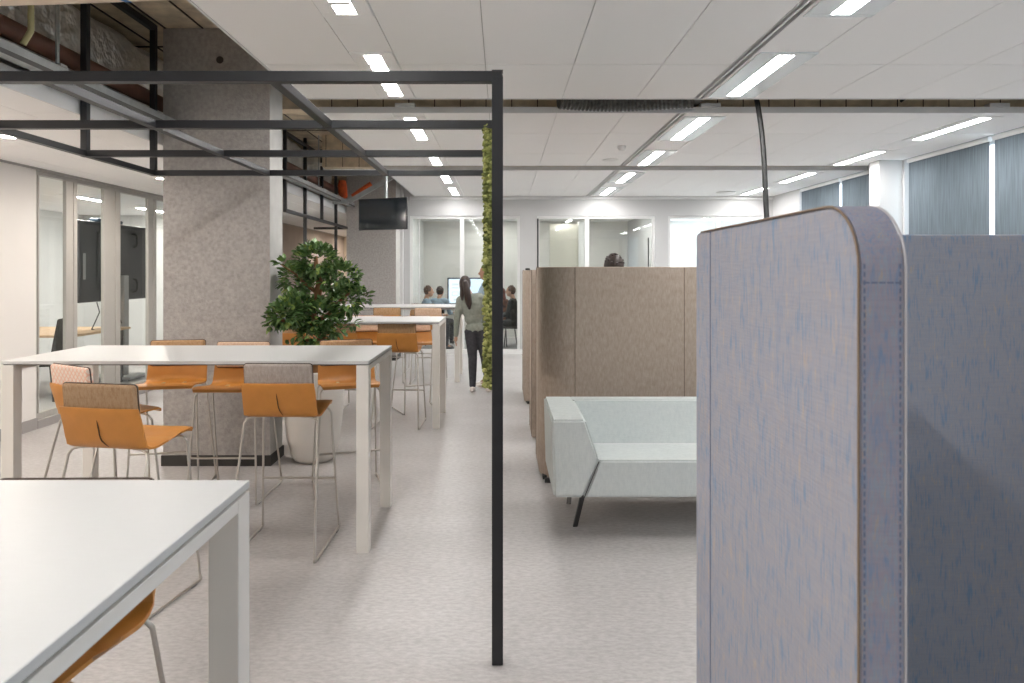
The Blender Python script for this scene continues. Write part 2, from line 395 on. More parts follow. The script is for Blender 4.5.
struct('trim_sill',B().box(-1.74,XR,YB-.02,YB+.02,0,.09),M['frame_white'])
# rooms behind
RB=16.2
struct('wall_room_back',B().box(-1.86,XR+2,RB,RB+.1,0,3.2),mat('meeting_room_wall',(.74,.73,.70),.85,var=.03,scale=1.5))
struct('wall_room_divider',B().box(.48,.56,YB+.12,RB,0,2.9),M['wallwhite'])
struct('wall_room_divider',B().box(2.98,3.04,YB+.12,RB,0,2.9),M['wallwhite'])
struct('ceiling_room',B().box(-1.86,XR+2,YB+.12,RB,2.75,2.8),M['tile'])
struct('floor_room',B().box(XR+.3,XR+2,YB-1,RB,-.1,0),M['floor'])
dr=struct('door_1',B().box(1.0,1.65,YB+1.4,YB+1.45,0,2.55),mat('cream_door',(.72,.69,.60),.6)); 
obj('door_jamb',B().box(1.6,1.75,YB+1.36,YB+1.5,0,2.6),M['frame_white'],dr)
# right window wall
rw=B(); ZT=CZ+1.42
def wr(y0,y1,z0,z1): rw.box(XR,XR+.3,y0,y1,z0,z1)
wr(Y0,YB+.1,0,.85); wr(Y0,YB+.1,ZT,3.7)
wins=[(-3.2,.2),(1.0,4.9),(5.05,8.68),(8.99,11.75)]
pr=Y0
for a,c2 in wins: wr(pr,a,.85,ZT); pr=c2
wr(pr,YB+.1,.85,ZT)
struct('wall_right',rw,M['wallwhite'])
struct('trim_pier',B().box(4.82,XR,8.72,8.96,0,CEIL),M['wallwhite'])
struct('trim_pier',B().box(4.70,XR,4.95,5.02,0,CEIL-.2),M['wallwhite'])
for n,(a,c2) in enumerate(wins):
    wn=struct('window_%d'%(n+4),B().box(XR+.1,XR+.16,a,c2,.85,.92).box(XR+.1,XR+.16,a,c2,ZT-.06,ZT).box(XR+.1,XR+.16,a,a+.06,.92,ZT-.06).box(XR+.1,XR+.16,c2-.06,c2,.92,ZT-.06),M['frame_white'])
    obj('pane',B().box(XR+.125,XR+.135,a+.06,c2-.06,.92,ZT-.06),M['glass'],wn)
    obj('window_sill',B().box(XR-.03,XR+.1,a,c2,.82,.86),M['white'],wn)
blinds=[(5.1,7.07,'large blue grey roller blind at the right edge of the picture'),
        (7.13,8.56,'blue grey roller blind hanging just right of the white pier'),
        (8.98,10.24,'small blue grey roller blind directly left of the white pier'),
        (10.30,11.62,'far blue grey roller blind nearest the back wall on the window side'),
        (1.05,2.95,'near roller blind on the window wall beside the blue booth'),(3.0,4.85,'roller blind on the window wall behind the blue booth')]
for (a,c2,lb) in blinds:
    t=thing('roller_blind',lb,'blind',(XR-.02,(a+c2)/2,ZT),0,'roller blinds on the window wall'); h=(c2-a)/2
    obj('roller',B().tube([(0,-h,-.03),(0,h,-.03)],.028,12),M['fascia'],t,True)
    obj('blind_fabric',B().box(-.004,-.001,-h+.01,h-.01,-1.85,-.03),M['blind'],t)
    obj('bottom_rail',B().box(-.012,.008,-h+.01,h-.01,-1.88,-1.85,.004),M['fascia'],t)
# glazed partition on left wall
gp=struct('window_8',B().box(XL-.09,XL-.03,6.74,12.4,LOW-.06,LOW).box(XL-.09,XL-.03,6.74,12.4,.08,.14),M['mullion'])
for (a,c2) in ((6.76,6.82),(7.24,7.43),(7.93,8.27),(8.92,9.13),(9.9,10.1),(10.9,11.1),(12.3,12.4)):
    obj('mullion',B().box(XL-.06,XL-.02,a,a+(c2-a)*.38,.14,LOW-.06,.004).box(XL-.055,XL-.03,a+(c2-a)*.38,c2-(c2-a)*.3,.14,LOW-.06).box(XL-.06,XL-.02,c2-(c2-a)*.3,c2,.14,LOW-.06,.004),M['mullion'],gp)
obj('pane',B().box(XL-.044,XL-.038,6.74,12.4,.14,LOW-.06),M['glass2'],gp)
# ------------------------------------------------------------------ column(s)
def column(name,y,x0,x1,dep,z1=SOF):
    c=struct(name,B().box(x0,x1,y,y+dep,0,z1),M['concrete'])
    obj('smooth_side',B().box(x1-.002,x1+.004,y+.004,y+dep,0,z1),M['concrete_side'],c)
    obj('skirting',B().box(x0-.012,x1+.014,y-.012,y+dep+.012,0,.085),M['skirt'],c)
    return c
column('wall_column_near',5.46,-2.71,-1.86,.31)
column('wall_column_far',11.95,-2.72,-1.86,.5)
obj('anchor_hole',B().lathe([(.028,0),(.03,.004),(.012,.006)],16,(0,0,0)),M['soffit_joint'],D.objects['wall_column_near'])
ah=D.objects['anchor_hole']; ah.rotation_euler=(PI/2,0,0); ah.location=(-2.255,5.46,CZ+212/F*5.46)
# ------------------------------------------------------------------ lights
def fixture(mt,wide,lv=True):
    t=thing('ceiling_light','x','light',(0,0,0)); 
    hw=.19 if wide else .14
    fr=B().box(-hw,hw,-.56,-.52,-.008,.016).box(-hw,hw,.52,.56,-.008,.016).box(-hw,-.055,-.52,.52,-.007,.016).box(.055,hw,-.52,.52,-.007,.016)
    obj('housing',fr,M['trimglass'] if wide else M['tile'],t)
    obj('diffuser',B().box(-.05,.05,-.51,.51,-.006,.0),mt,t)
    for k in range(5 if lv else 0):
        y=-.34+k*.17
        obj('louver',B().box(-.052,.052,y-.022,y+.022,-.018,-.006),M['frame_white'],t)
    return t
rows=[(-.855,'warm',False,'left'),(1.87,'cool',True,'middle'),(4.475,'cool',False,'right')]
LY=[-2.6,-.4,1.0,3.25,5.0,6.83,8.58,10.36,12.1]
ordn={3:'nearest in view',4:'second from the camera',5:'third from the camera',6:'fourth from the camera',7:'fifth from the camera',8:'farthest of its row'}
side={'left':'over the tables','middle':'beside dark ceiling slot','right':'near the blinds'}
pm={}
for X,kind,wide,sd in rows:
    for i,y in enumerate(LY):
        if i==0 or (sd!='left' and i==1) or (sd=='middle' and i==2): continue
        if sd not in pm:
            pm[sd]=fixture(M['light'],wide,sd=='left'); o=pm[sd]; o.location=(X,y,CEIL-.001)
        else: o=dup(pm[sd],(X,y,CEIL-.001),0)
        o['label']=('recessed linear light %s, %s'%(side[sd],ordn[i])) if i in ordn else 'recessed linear light in ceiling %s, behind the viewpoint'%side[sd]
        o['group']='recessed lights, %s row'%sd
proto=pm['right']
dl=thing('downlight','x','light',(0,0,0))
obj('trim_ring',B().lathe([(.07,0),(.07,-.006),(.055,-.008),(.05,0)],24),M['frame_white'],dl,True)
obj('lamp_face',B().lathe([(.049,0),(.049,-.004)],20),M['light_down'],dl)
for i,y in enumerate([-2.0,-.2,1.6,3.4,5.17,7.5,16.9,19]):
    lb='small warm downlight in the low left ceiling, '+('the one at the left picture edge' if i==4 else 'the one touching the column edge' if i==5 else 'out of sight')
    if i==0: dl.location=(-3.74,y,LOW-.001); dl['label']=lb; dl['group']='downlights in the low left ceiling'
    else: dup(dl,(-3.74,y,LOW-.001),0,lb,'downlights in the low left ceiling')
for i,(x,y) in enumerate([(-5.8,7.6),(-5.8,9.6),(-5.8,11.4),(-5.8,4.5)]):
    dup(proto,(x,y,LOW-.001),0,'recessed light inside the glazed left room','lights in the glazed left room',{'diffuser':M['light_left']})
for x,y in ((-1.0,14.0),(-.2,15.2),(1.3,14.6),(2.3,13.9),(3.8,14.2),(4.6,14.9),(3.6,15.3)):
    dup(proto,(x,y,2.748),0,'recessed light inside the meeting room behind the back glass','lights in the back meeting rooms',{'diffuser':M['light_room']})
# small ceiling bits
def disc(name,lb,cat,x,y,r,h):
    o=obj(name,B().lathe([(r,0),(r,-h*.5),(r*.6,-h)],20),M['frame_white'],None,True,(x,y,CEIL)); tag(o,lb,cat)
disc('smoke_detector','small cream smoke detector on the white ceiling between the gaps','detector',1.36,7.75,.05,.05)
disc('ceiling_speaker','flat round speaker grille on the ceiling behind the smoke detector','speaker',1.38,8.7,.10,.012)
disc('air_diffuser','flat round air outlet in far right of the ceiling near back wall','vent',4.0,12.2,.17,.04)
for nx,lb in ((-.87,'small white junction box on the ceiling edge over the left light row'),(1.87,'small white junction box on the ceiling edge over the middle light row'),(4.46,'small white junction box on the ceiling edge over the right light row')):
    tag(obj('junction_box',B().box(-.09,.09,-.02,.06,0,.04,.006),M['fascia'],None,False,(nx,6.13,CEIL+.045)),lb,'box','junction boxes on the ceiling edge')
    # ------------------------------------------------------------------ services
t=thing('ventilation_duct','large foil wrapped ventilation duct running along the open ceiling above left walkway','duct',(-3.23,5,CZ+1.40))
bm=B(); n=60
for i in range(n):
    pass
y0,y1=-3.8,11.8; bb=B(); segs=90; prof=[(-.35,.04),(-.28,0),(.22,0),(.3,.08),(.3,.40),(.24,.46),(-.3,.46),(-.35,.42)]
rings=[]
for i in range(segs+1):
    y=y0+(y1-y0)*i/segs-5; s=1+.03*math.sin(i*1.7)+.02*math.sin(i*.6+1)-(.05 if i%9==0 else 0)
    rings.append([bb.bm.verts.new((u*s+random.uniform(-.008,.008),y,.25+(v-.25)*s+random.uniform(-.008,.008))) for u,v in prof])
for a,c2 in zip(rings,rings[1:]):
    for k in range(8): bb.bm.faces.new((a[k],a[(k+1)%8],c2[(k+1)%8],c2[k]))
bb.bm.faces.new(rings[0]); bb.bm.faces.new(rings[-1][::-1])
obj('duct_wrap',bb,M['duct'],t,True)
o=obj('insulated_pipe',B().tube([(-4.5,0,0),(-2.8,0,0),(-2.0,0,.02),(-1.2,0,.05)],.14,18),M['duct_tan'],None,True,(0,3.0,CZ+1.305)); tag(o,'tan insulated pipe crossing over the top left corner above the black frame','pipe')
obj('tape_band',B().tube([(-1.685,0,.0333),(-1.66,0,.0342)],.143,18),M['blue_tape'],o,True)
o=obj('brown_pipe',B().tube([(0,-3.8,0),(0,11.7,0)],.058,14),M['rust'],None,True,(-2.84,0,CZ+1.40)); tag(o,'rust brown round pipe running under the foil duct','pipe')
t=thing('cable_tray','galvanised steel cable tray along the edge of the low left ceiling','tray',(-2.60,4,CZ+1.14))
obj('tray_channel',B().box(-.07,-.065,-7,7.9,0,.06).box(.02,.03,-7,7.9,0,.06).box(-.07,.03,-7,7.9,0,.008),M['galv'],t)
obj('tray_edge',B().box(.03,.035,-7,7.9,-.012,.012),M['gap'],t)
for y in (-1.9,0,1.9,3.8,5.7): obj('bracket',B().box(-.07,.035,y-.03,y+.03,.06,.075).box(-.01,.0,y-.012,y+.012,.07,.8),M['galv'],t)
o=obj('conduit',B().tube([(0,0,0),(0,0,-.62),(-.03,-.02,-.70)],.016,10),M['yellow'],None,True,(-2.56,3.71,CZ+1.93)); tag(o,'pale yellow conduit hanging in the upper left corner','pipe')
o=obj('service_cable',B().tube([(-2.4,4.2,SOF-.16),(-2.2,4.3,SOF-.08),(-2.0,4.6,SOF-.06),(-1.85,4.9,SOF-.09),(-1.7,5.1,SOF-.05)],.007,6),M['cable'],None,True); tag(o,'thin black cable along the exposed soffit beside the column','cable')
o=obj('flexible_duct',B(),M['dark_duct']) if False else None
bb=B(); pts=[];rs=[]
for i in range(70):
    u=i/69; pts.append((.50+1.15*u,5.95+.05*math.sin(u*4),CZ+1.535-.010*math.sin(u*PI))); rs.append(.105+(.012 if i%2 else 0))
o=obj('flexible_duct',bb.tube(pts,rs,14),M['dark_duct'],None,True); tag(o,'dark corrugated flexible duct lying in the open ceiling gap','duct')
o=obj('duct_elbow',B().box(1.55,1.78,5.72,6.3,CZ+1.5,CZ+1.68,.03),M['dark_duct'],None); tag(o,'dark metal duct box in the ceiling gap beside the middle light row','duct')
o=obj('steel_channel',B().bar((-1.55,6.9,CZ+1.75),(-.95,5.5,CZ+1.75),.16,.03),M['dark_duct'],None); tag(o,'dark flat steel channel crossing the ceiling gap above the left lights','channel')
for k,(pts,lb) in enumerate([([(3.2,6.2,SOF-.3),(3.3,6.0,SOF-.35),(3.42,5.9,SOF-.2),(3.5,5.9,SOF)],'black cable loop in the ceiling gap, left one of the pair near right light row'),
     ([(3.62,6.2,SOF-.4),(3.72,6.0,SOF-.3),(3.76,5.9,SOF-.15),(3.75,5.9,SOF)],'black cable loop in the ceiling gap, right one of the pair near right light row'),
     ([(-.72,6.3,SOF-.38),(-.62,6.1,SOF-.3),(-.6,6.0,SOF-.1),(-.62,6.0,SOF)],'yellowish cable loop hanging in the gap above the left light row')]):
    tag(obj('gap_cable',B().tube(pts,.014 if k<2 else .008,8),M['cable'] if k<2 else M['yellow'],None,True),lb,'cable')
# hanging black power cable at right
pts=[]
import itertools
for i in range(25):
    u=i/24; z=CEIL+.35+(0.35-CEIL-.35)*u
    pts.append((2.14+.25*u+.03*math.sin(u*9),5.90-.35*u,z))
tag(obj('power_cable',B().tube(pts,.023,8),M['cable'],None,True),'black power cable hanging from the ceiling gap down behind the blue booth','cable')
# orange sleeves and brace near far column
o=obj('fire_sleeve',B().tube([(-2.62,11.2,CZ+1.50),(-2.62,11.2,CZ+1.42),(-2.61,11.2,CZ+1.3),(-2.58,11.2,CZ+1.21)],[.055,.075,.075,.05],12),M['orange_duct'],None,True); tag(o,'short vertical orange sleeve in the open ceiling left of the far column','sleeve')
o=obj('fire_sleeve',B().tube([(-2.46,11.2,CZ+1.24),(-2.3,11.2,CZ+1.33),(-2.14,11.2,CZ+1.44)],[.035,.055,.05],12),M['orange_duct'],None,True); tag(o,'slanting orange sleeve in the open ceiling above the hanging screen','sleeve')
o=obj('ceiling_brace',B().bar((-2.45,10.9,CZ+1.12),(-1.75,10.9,CZ+1.52),.05,.07).bar((-2.45,10.9,CZ+1.12),(-2.7,10.9,CZ+1.12),.05,.07),M['galv']); tag(o,'grey steel brace rising above the hanging black screen','brace')
o=obj('insulated_pipe',B().tube([(-3.6,10.4,CZ+1.62),(-2.4,10.4,CZ+1.62),(-1.2,10.4,CZ+1.66)],.12,16),M['duct'],None,True); tag(o,'far foil wrapped pipe crossing the open ceiling before the far column','pipe')
# ------------------------------------------------------------------ black frames
def frame(y0,n,lb,near):
    t=thing('metal_frame',lb,'frame',(-2.72 if not near else 0,y0,0)); sx=-2.72 if not near else 0
    th=.042; zt=2.322; st=.873
    ys=[i*st for i in range(n)]
    if near:
        for y in ys:
            obj('cross_beam',B().box(-2.74,.0,y-th/2,y+th/2,zt-th/2,zt+th/2,.002),M['black'],t)
        for x in (-2.72,-1.826,-.909,-.018): obj('long_beam',B().box(x-th/2,x+th/2,ys[0]+th/2,ys[-1]-th/2,zt-th/2+.002,zt+th/2-.002,.002),M['black'],t)
        for x,y in ((-.018,0),(-.018,ys[-1])): obj('post',B().box(x-.022,x+.022,y-.022,y+.022,0,zt,.002),M['black'],t)
        obj('post',B().box(-2.742,-2.698,-.022,.022,0,SOF-.05,.002),M['black'],t)
        for y in ys[1:]: obj('hanger',B().box(-2.741,-2.699,y-th/2,y+th/2,zt-.02,SOF-.05,.002),M['black'],t)
        obj('top_rail',B().box(-2.741,-2.699,0,ys[-1]+.02,SOF-.07,SOF-.02,.002),M['black'],t)
        obj('weld_plate',B().box(-.04,.004,-.024,.024,zt+.021,zt+.024),M['black'],t)
    else:
        obj('long_beam',B().box(-th/2,th/2,-.02,ys[-1]+.02,zt-th/2,zt+th/2,.002),M['black'],t)
        for i,y in enumerate(ys):
            z0=0 if i in (1,3) else zt-.02
            obj('upright',B().box(-th/2,th/2,y-th/2,y+th/2,z0,SOF-.1,.002),M['black'],t)
        obj('top_rail',B().box(-.021,.021,0,ys[-1]+.02,SOF-.22,SOF-.18,.002),M['black'],t)
        obj('cross_beam',B().box(0,.0+.05,ys[-1]-.02,ys[-1]+.02,zt-.02,zt+.02).box(-.6,0,ys[-1]-.02,ys[-1]+.02,zt-.02,zt+.02),M['black'],t)
    return t
frame(2.71,4,'large black steel grid frame on a slim floor post beside the tables',True)
frame(8.56,5,'far black steel lattice frame between the two concrete columns',False)
# moss panel
t=thing('moss_panel','tall narrow green moss panel hanging behind the black post','moss panel',(-.06,4.2,.945))
obj('board',B().box(-.012,.016,-.6,.95,.02,1.36),M['moss_back'],t)
bb=B(); rnd=random.Random(3)
for i in range(3300):
    y=rnd.uniform(-.62,.97); z=rnd.uniform(0,1.375); sd=rnd.random()
    if sd<.45: x=-.022+rnd.uniform(-.012,.01)
    elif sd<.6: x=.02+rnd.uniform(-.008,.008)
    else: y=-.62+rnd.uniform(-.012,.012); x=rnd.uniform(-.034,.03)
    r=rnd.uniform(.007,.016)
    bb.ball((x,y,z),(r*rnd.uniform(.7,1.2),r*rnd.uniform(.7,1.2),r*rnd.uniform(.6,1.1)),1)
mo=obj('moss',bb,M['moss'],t)
# ------------------------------------------------------------------ tables
def table(x0,x1,y0,y1,lb):
    cx=(x0+x1)/2; cy=(y0+y1)/2; a=(x1-x0)/2; b_=(y1-y0)/2
    t=thing('high_table',lb,'table',(cx,cy,0),0,'white high tables')
    H=1.06
    obj('tabletop',B().box(-a,a,-b_,b_,H-.019,H,.0015,1),M['top'],t)
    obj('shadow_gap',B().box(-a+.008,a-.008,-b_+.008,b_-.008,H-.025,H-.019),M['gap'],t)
    for s in (-1,1):
        xx=a-.034
        obj('end_rail',B().box(s*xx-.034,s*xx+.034,-b_+.068,b_-.068,H-.054,H-.025,.001,1),M['legw'],t)
        for q in (-1,1):
            yy=q*(b_-.034); obj('leg',B().box(s*xx-.034,s*xx+.034,yy-.034,yy+.034,0,H-.025,.0015,1),M['legw'],t)
        obj('long_rail',B().box(-a+.08,a-.08,s*.12-.02,s*.12+.02,H-.054,H-.025),M['legw'],t)
    return t
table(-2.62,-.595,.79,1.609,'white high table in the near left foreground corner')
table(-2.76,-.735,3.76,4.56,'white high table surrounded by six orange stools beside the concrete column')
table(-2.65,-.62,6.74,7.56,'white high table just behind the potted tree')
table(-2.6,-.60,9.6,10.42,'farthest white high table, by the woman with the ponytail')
# ------------------------------------------------------------------ stools
def arc(c,r,a0,a1,n):
    return [(c[0]+r*math.cos(a0+(a1-a0)*i/n),c[1]+r*math.sin(a0+(a1-a0)*i/n)) for i in range(n+1)]
def make_stool():
    t=thing('bar_stool','x','stool')
    # shell profile (y,z), front lip -> seat -> back
    prof=[(.262,.752),(.255,.766),(.235,.775),(.15,.770),(.05,.757),(-.02,.746)]+[(-.05+.07*math.cos(a),.816+.07*math.sin(a)) for a in [math.radians(x) for x in (-90,-110,-130,-150,-168)]]+[(-.130,.85),(-.142,.89),(-.153,.925),(-.157,.940)]
    prof=[Vector((0,y,z)) for y,z in prof]
    N=len(prof); nx=12; bb=B(); th=.017
    def width(i):
        if i<=1: return .185+.008*i
        if i<=3: return .2+.004*(i-2)
        if i>=N-2: return .200
        return .208-.004*max(0,(i-5))/5
    G=[[],[]]
    for i,p in enumerate(prof):
        tn=(prof[min(i+1,N-1)]-prof[max(i-1,0)]).normalized(); nn=Vector((0,tn.z,-tn.y))  # to outside/below
        if nn.z>0 and i<4: nn=-nn
        w=width(i)
        for s_ in (0,1):
            row=[]
            for k in range(nx+1):
                u=-1+2*k/nx; x=u*w
                edge=max(0,abs(u)-.8)/.2
                off=nn*(th*(.5 if s_ else -.5)*(1-.45*edge*edge)*(0.35 if i in(0,N-1) else 1))
                dish=-.006*(1-u*u) if 1<i<6 else 0
                yb=.012*u*u if i>8 else 0
                row.append(bb.bm.verts.new((x,p.y+off.y+yb,p.z+off.z+dish)))
            G[s_].append(row)
    for s_ in (0,1):
        for i in range(N-1):
            for k in range(nx): bb.bm.faces.new((G[s_][i][k],G[s_][i][k+1],G[s_][i+1][k+1],G[s_][i+1][k]))
    for i in range(N-1):
        for k in (0,nx): bb.bm.faces.new((G[0][i][k],G[0][i+1][k],G[1][i+1][k],G[1][i][k]))
    for k in range(nx):
        for i in (0,N-1): bb.bm.faces.new((G[0][i][k],G[0][i][k+1],G[1][i][k+1],G[1][i][k]))
    sh=obj('seat_shell',bb,M['leather'],t,True)
    sl=[( .0-.02*((u)**2)*-1,0,0) for u in (0,)]
    pts=[]
    for u in [i/8 for i in range(9)]:
        z=.885-.130*u; y=-.1445 + (.019 if z<.80 else 0)*0
        # follow the outer face
        yy={0:-.1475,1:-.144,2:-.141,3:-.138,4:-.1375,5:-.135,6:-.129,7:-.115,8:-.10}[round(u*8)]
        pts.append((-.006+.022*u*u,yy-.0015,z))
    obj('vent_slit',B().tube(pts,[.001,.0022,.003,.003,.003,.003,.0028,.002,.001],6),M['slit'],sh)
    # cushion over the inside top of the back
    cb=B(); cb.box(-.188,.188,-.018,.018,-.09,.09,.015,3); 
    m=Matrix.Translation((0,-.128,.957))@Matrix.Rotation(math.radians(6),4,'X')
    bmesh.ops.transform(cb.bm,matrix=m,verts=cb.bm.verts)
    cu=obj('cushion',cb,M['pad_grey'],t,True)
    loop=[]
    for (cx,cz,a0) in ((.173,.075,0),(-.173,.075,90),(-.173,-.075,180),(.173,-.075,270)):
        for k in range(5):
            a=math.radians(a0+k*22.5); loop.append(m@Vector((cx+.016*math.cos(a),0,cz+.016*math.sin(a))))
    obj('piping',B().tube(loop,.0035,6,closed=True),M['piping'],cu,True)
    r=.0068
    for s_ in (-1,1):
        obj('leg',B().tube([(s_*.06,-.06,.748),(s_*.16,-.075,.742),(s_*.19,-.082,.733),(s_*.205,-.09,.71),(s_*.235,-.26,.012)],r,10),M['chrome'],t,True)
        obj('leg',B().tube([(s_*.06,.17,.752),(s_*.16,.18,.747),(s_*.188,.188,.738),(s_*.202,.195,.715),(s_*.232,.26,.012)],r,10),M['chrome'],t,True)
        ru=obj('runner',B().tube([(s_*.235,-.262,.03),(s_*.235,-.262,.014),(s_*.235,-.245,.009),(s_*.232,.245,.009),(s_*.232,.262,.014),(s_*.232,.262,.03)],r,10),M['chrome'],t,True)
        for yy in (-.2,.2): obj('glide',B().box(s_*.234-.009,s_*.234+.009,yy-.02,yy+.02,0,.006,.002,1),M['plastic'],ru)
    obj('footrest',B().tube([(-.218,.232,.31),(.218,.232,.31)],.0075,10),M['chrome'],t,True)
    obj('seat_rail',B().tube([(-.07,-.07,.748),(.07,-.07,.748)],r,8).tube([(-.07,.17,.752),(.07,.17,.752)],r,8).bar((-.07,-.07,.750),(-.07,.17,.754),.02,.008).bar((.07,-.07,.75),(.07,.17,.754),.02,.008),M['chrome'],t,True)
    return t
R=math.radians
G1='orange bar stools around the column table'; G2='orange bar stools around the table behind the tree'; G3='orange bar stools around the farthest table'
spots=[
 (-1.785,3.205,-10,'pad_brown','orange bar stool with brown cushion, nearest the viewer at the column table',G1),
 (-2.25,3.79,-31,'pad_plaid','orange bar stool with pink patterned cushion, at left end of column table',G1),
 (-1.225,3.88,-1,'pad_grey','orange bar stool with dark grey cushion, right one seen from behind',G1),
 (-2.36,4.90,191,'pad_tan','orange bar stool facing viewer at the column, leftmost beyond the table',G1),
 (-1.86,4.78,180,'pad_peach','orange bar stool with pale cushion in front of column, half behind grey cushioned stool',G1),
 (-1.11,4.92,198,'pad_tan','orange bar stool with tan cushion in front of the white plant pot',G1),
 (-1.03,1.52,181,'pad_grey','orange bar stool tucked under the near foreground table',None),
 (-1.045,6.95,-2,'pad_tan','orange bar stool seen from behind at right end of the table behind the tree',G2),
 (-1.66,6.96,3,'pad_tan','orange bar stool seen from behind, middle one partly hidden by the tree',G2),
 (-2.10,6.95,-10,'pad_tan','orange bar stool beside the column edge, left one behind the tree',G2),
 (-.95,7.70,205,'pad_peach','orange bar stool facing viewer inside right end of the table behind the tree',G2),
 (-1.56,7.75,180,'pad_peach','orange bar stool facing viewer in the middle of table behind the tree',G2),
 (-2.2,7.75,175,'pad_peach','orange bar stool facing viewer, mostly hidden behind tree trunk',G2),
 (-1.03,9.65,0,'pad_peach','orange bar stool with pale cushion at right end of the farthest table',G3),
 (-1.62,9.70,4,'pad_tan','orange bar stool with tan cushion at middle of the farthest table',G3),
 (-1.25,10.65,180,'pad_tan','orange bar stool on the far side of the farthest table',G3)]
# patterned pink cushion fabric
def plaid():
    m,nt,p=nodes('pink_pattern_fabric'); L=nt.links.new; p.inputs['Roughness'].default_value=.95
    tc=nt.nodes.new('ShaderNodeTexCoord'); mp=nt.nodes.new('ShaderNodeMapping'); mp.inputs['Rotation'].default_value=(0,R(45),0); mp.inputs['Scale'].default_value=(1,0,1)
    ck=nt.nodes.new('ShaderNodeTexBrick'); ck.offset=0; ck.inputs['Scale'].default_value=34; ck.inputs['Brick Width'].default_value=.9; ck.inputs['Row Height'].default_value=.9; ck.inputs['Mortar Size'].default_value=.14
    ck.inputs['Color1'].default_value=(.66,.56,.48,1); ck.inputs['Color2'].default_value=(.70,.60,.52,1); ck.inputs['Mortar'].default_value=(.68,.42,.32,1)
    sw=nt.nodes.new('ShaderNodeCombineXYZ'); sp=nt.nodes.new('ShaderNodeSeparateXYZ')
    L(tc.outputs['Object'],mp.inputs['Vector']); L(mp.outputs['Vector'],sp.inputs[0]); L(sp.outputs['X'],sw.inputs['X']); L(sp.outputs['Z'],sw.inputs['Y'])
    L(sw.outputs[0],ck.inputs['Vector']); L(ck.outputs['Color'],p.inputs['Base Color']); return m
M['pad_plaid']=plaid()
st0=make_stool()
for i,(x,y,a,pm_,lb,gr) in enumerate(spots):
    if i==0:
        o=st0; o.location=(x,y,0); o.rotation_euler=(0,0,R(a)); o['label']=lb; o['group']=gr
        for c in o.children:
            if c.name.startswith('cushion'): c.data.materials[0]=M[pm_]
    else: 
        o=dup(st0,(x,y,0),R(a),lb,gr,{'cushion':M[pm_]})
        if not gr and 'group' in o: del o['group']
# ------------------------------------------------------------------ plant
px,py=-1.555,5.64
t=thing('potted_tree','bushy green tree in a tall white pot between the column and tables','plant',(px,py,0))
prof=[(.13,0),(.155,.012),(.185,.06),(.215,.2),(.238,.4),(.25,.62),(.25,.74),(.24,.75),(.225,.745),(.22,.70),(.0,.69)]
pot=obj('pot',B().lathe(prof[:-1],48),M['pot'],t,True)
obj('soil',B().lathe([(.22,.68),(.222,.70),(.1,.715)],32),M['soil'],t,True)
tr=B().tube([(0,0,.69),(.03,0,.80),(.07,0,.92),(.06,0,1.02),(0,.0,1.12),(-.02,0,1.25),(.03,0,1.36),(.05,0,1.46),(.02,0,1.58),(.02,0,1.68)],[.045,.04,.036,.036,.036,.035,.034,.03,.022,.012],10)
tr.tube([(.03,0,1.05),(-.04,-.1,1.10),(-.1,-.2,1.15),(-.22,-.32,1.18)],[.024,.02,.014,.008],8)
tr.tube([(0,0,1.13),(.12,.02,1.2),(.22,.02,1.32),(.3,.0,1.38)],[.024,.018,.013,.008],8)
tr.tube([(.05,0,.95),(-.04,-.06,.99),(-.1,-.08,1.05)],[.02,.014,.008],8)
tr.tube([(.03,0,1.38),(-.07,-.05,1.46),(-.10,-.15,1.53),(-.18,-.28,1.61)],[.02,.014,.009,.003],8)
obj('trunk',tr,M['bark'],t,True)
clumps=[((.02,-.02,1.64),(.17,.17,.13),420),((-.13,-.05,1.50),(.12,.14,.12),260),((.2,0,1.5),(.17,.15,.13),330),((-.13,-.32,1.22),(.12,.11,.09),260),((-.08,-.2,1.27),(.12,.12,.09),200),
        ((.04,-.1,1.19),(.19,.14,.12),380),((.27,0,1.33),(.12,.13,.13),220),((.05,-.1,1.04),(.14,.12,.08),200),((.0,.12,1.4),(.2,.1,.15),150),((-.235,-.33,1.16),(.035,.05,.05),30),((-.16,-.28,1.62),(.045,.04,.02),14),
        ((.4,0,1.35),(.07,.06,.05),36),((.17,-.08,1.1),(.12,.1,.08),90),((-.17,-.05,.93),(.05,.05,.03),22),((.3,0,1.12),(.06,.05,.02),10)]
def leafmesh(rnd,bb,c,d,L,W):
    up=Vector((rnd.uniform(-.5,.5),rnd.uniform(-.5,.5),1)).normalized(); sdv=d.cross(up)
    if sdv.length<.05: sdv=Vector((1,0,0))
    sdv.normalize(); n=sdv.cross(d).normalized()
    p0=c; p3=c+d*L-n*L*.12; a=c+d*L*.42; q=c+d*L*.72-n*L*.04
    V=[bb.bm.verts.new(v) for v in (p0,a+sdv*W*.5+n*W*.16,q+sdv*W*.42+n*W*.12,p3,q-sdv*W*.42+n*W*.12,a-sdv*W*.5+n*W*.16,a,q)]
    bb.bm.faces.new((V[0],V[1],V[6])); bb.bm.faces.new((V[1],V[2],V[7],V[6])); bb.bm.faces.new((V[2],V[3],V[7]))
    bb.bm.faces.new((V[0],V[6],V[5])); bb.bm.faces.new((V[6],V[7],V[4],V[5])); bb.bm.faces.new((V[7],V[3],V[4]))
rnd=random.Random(11)
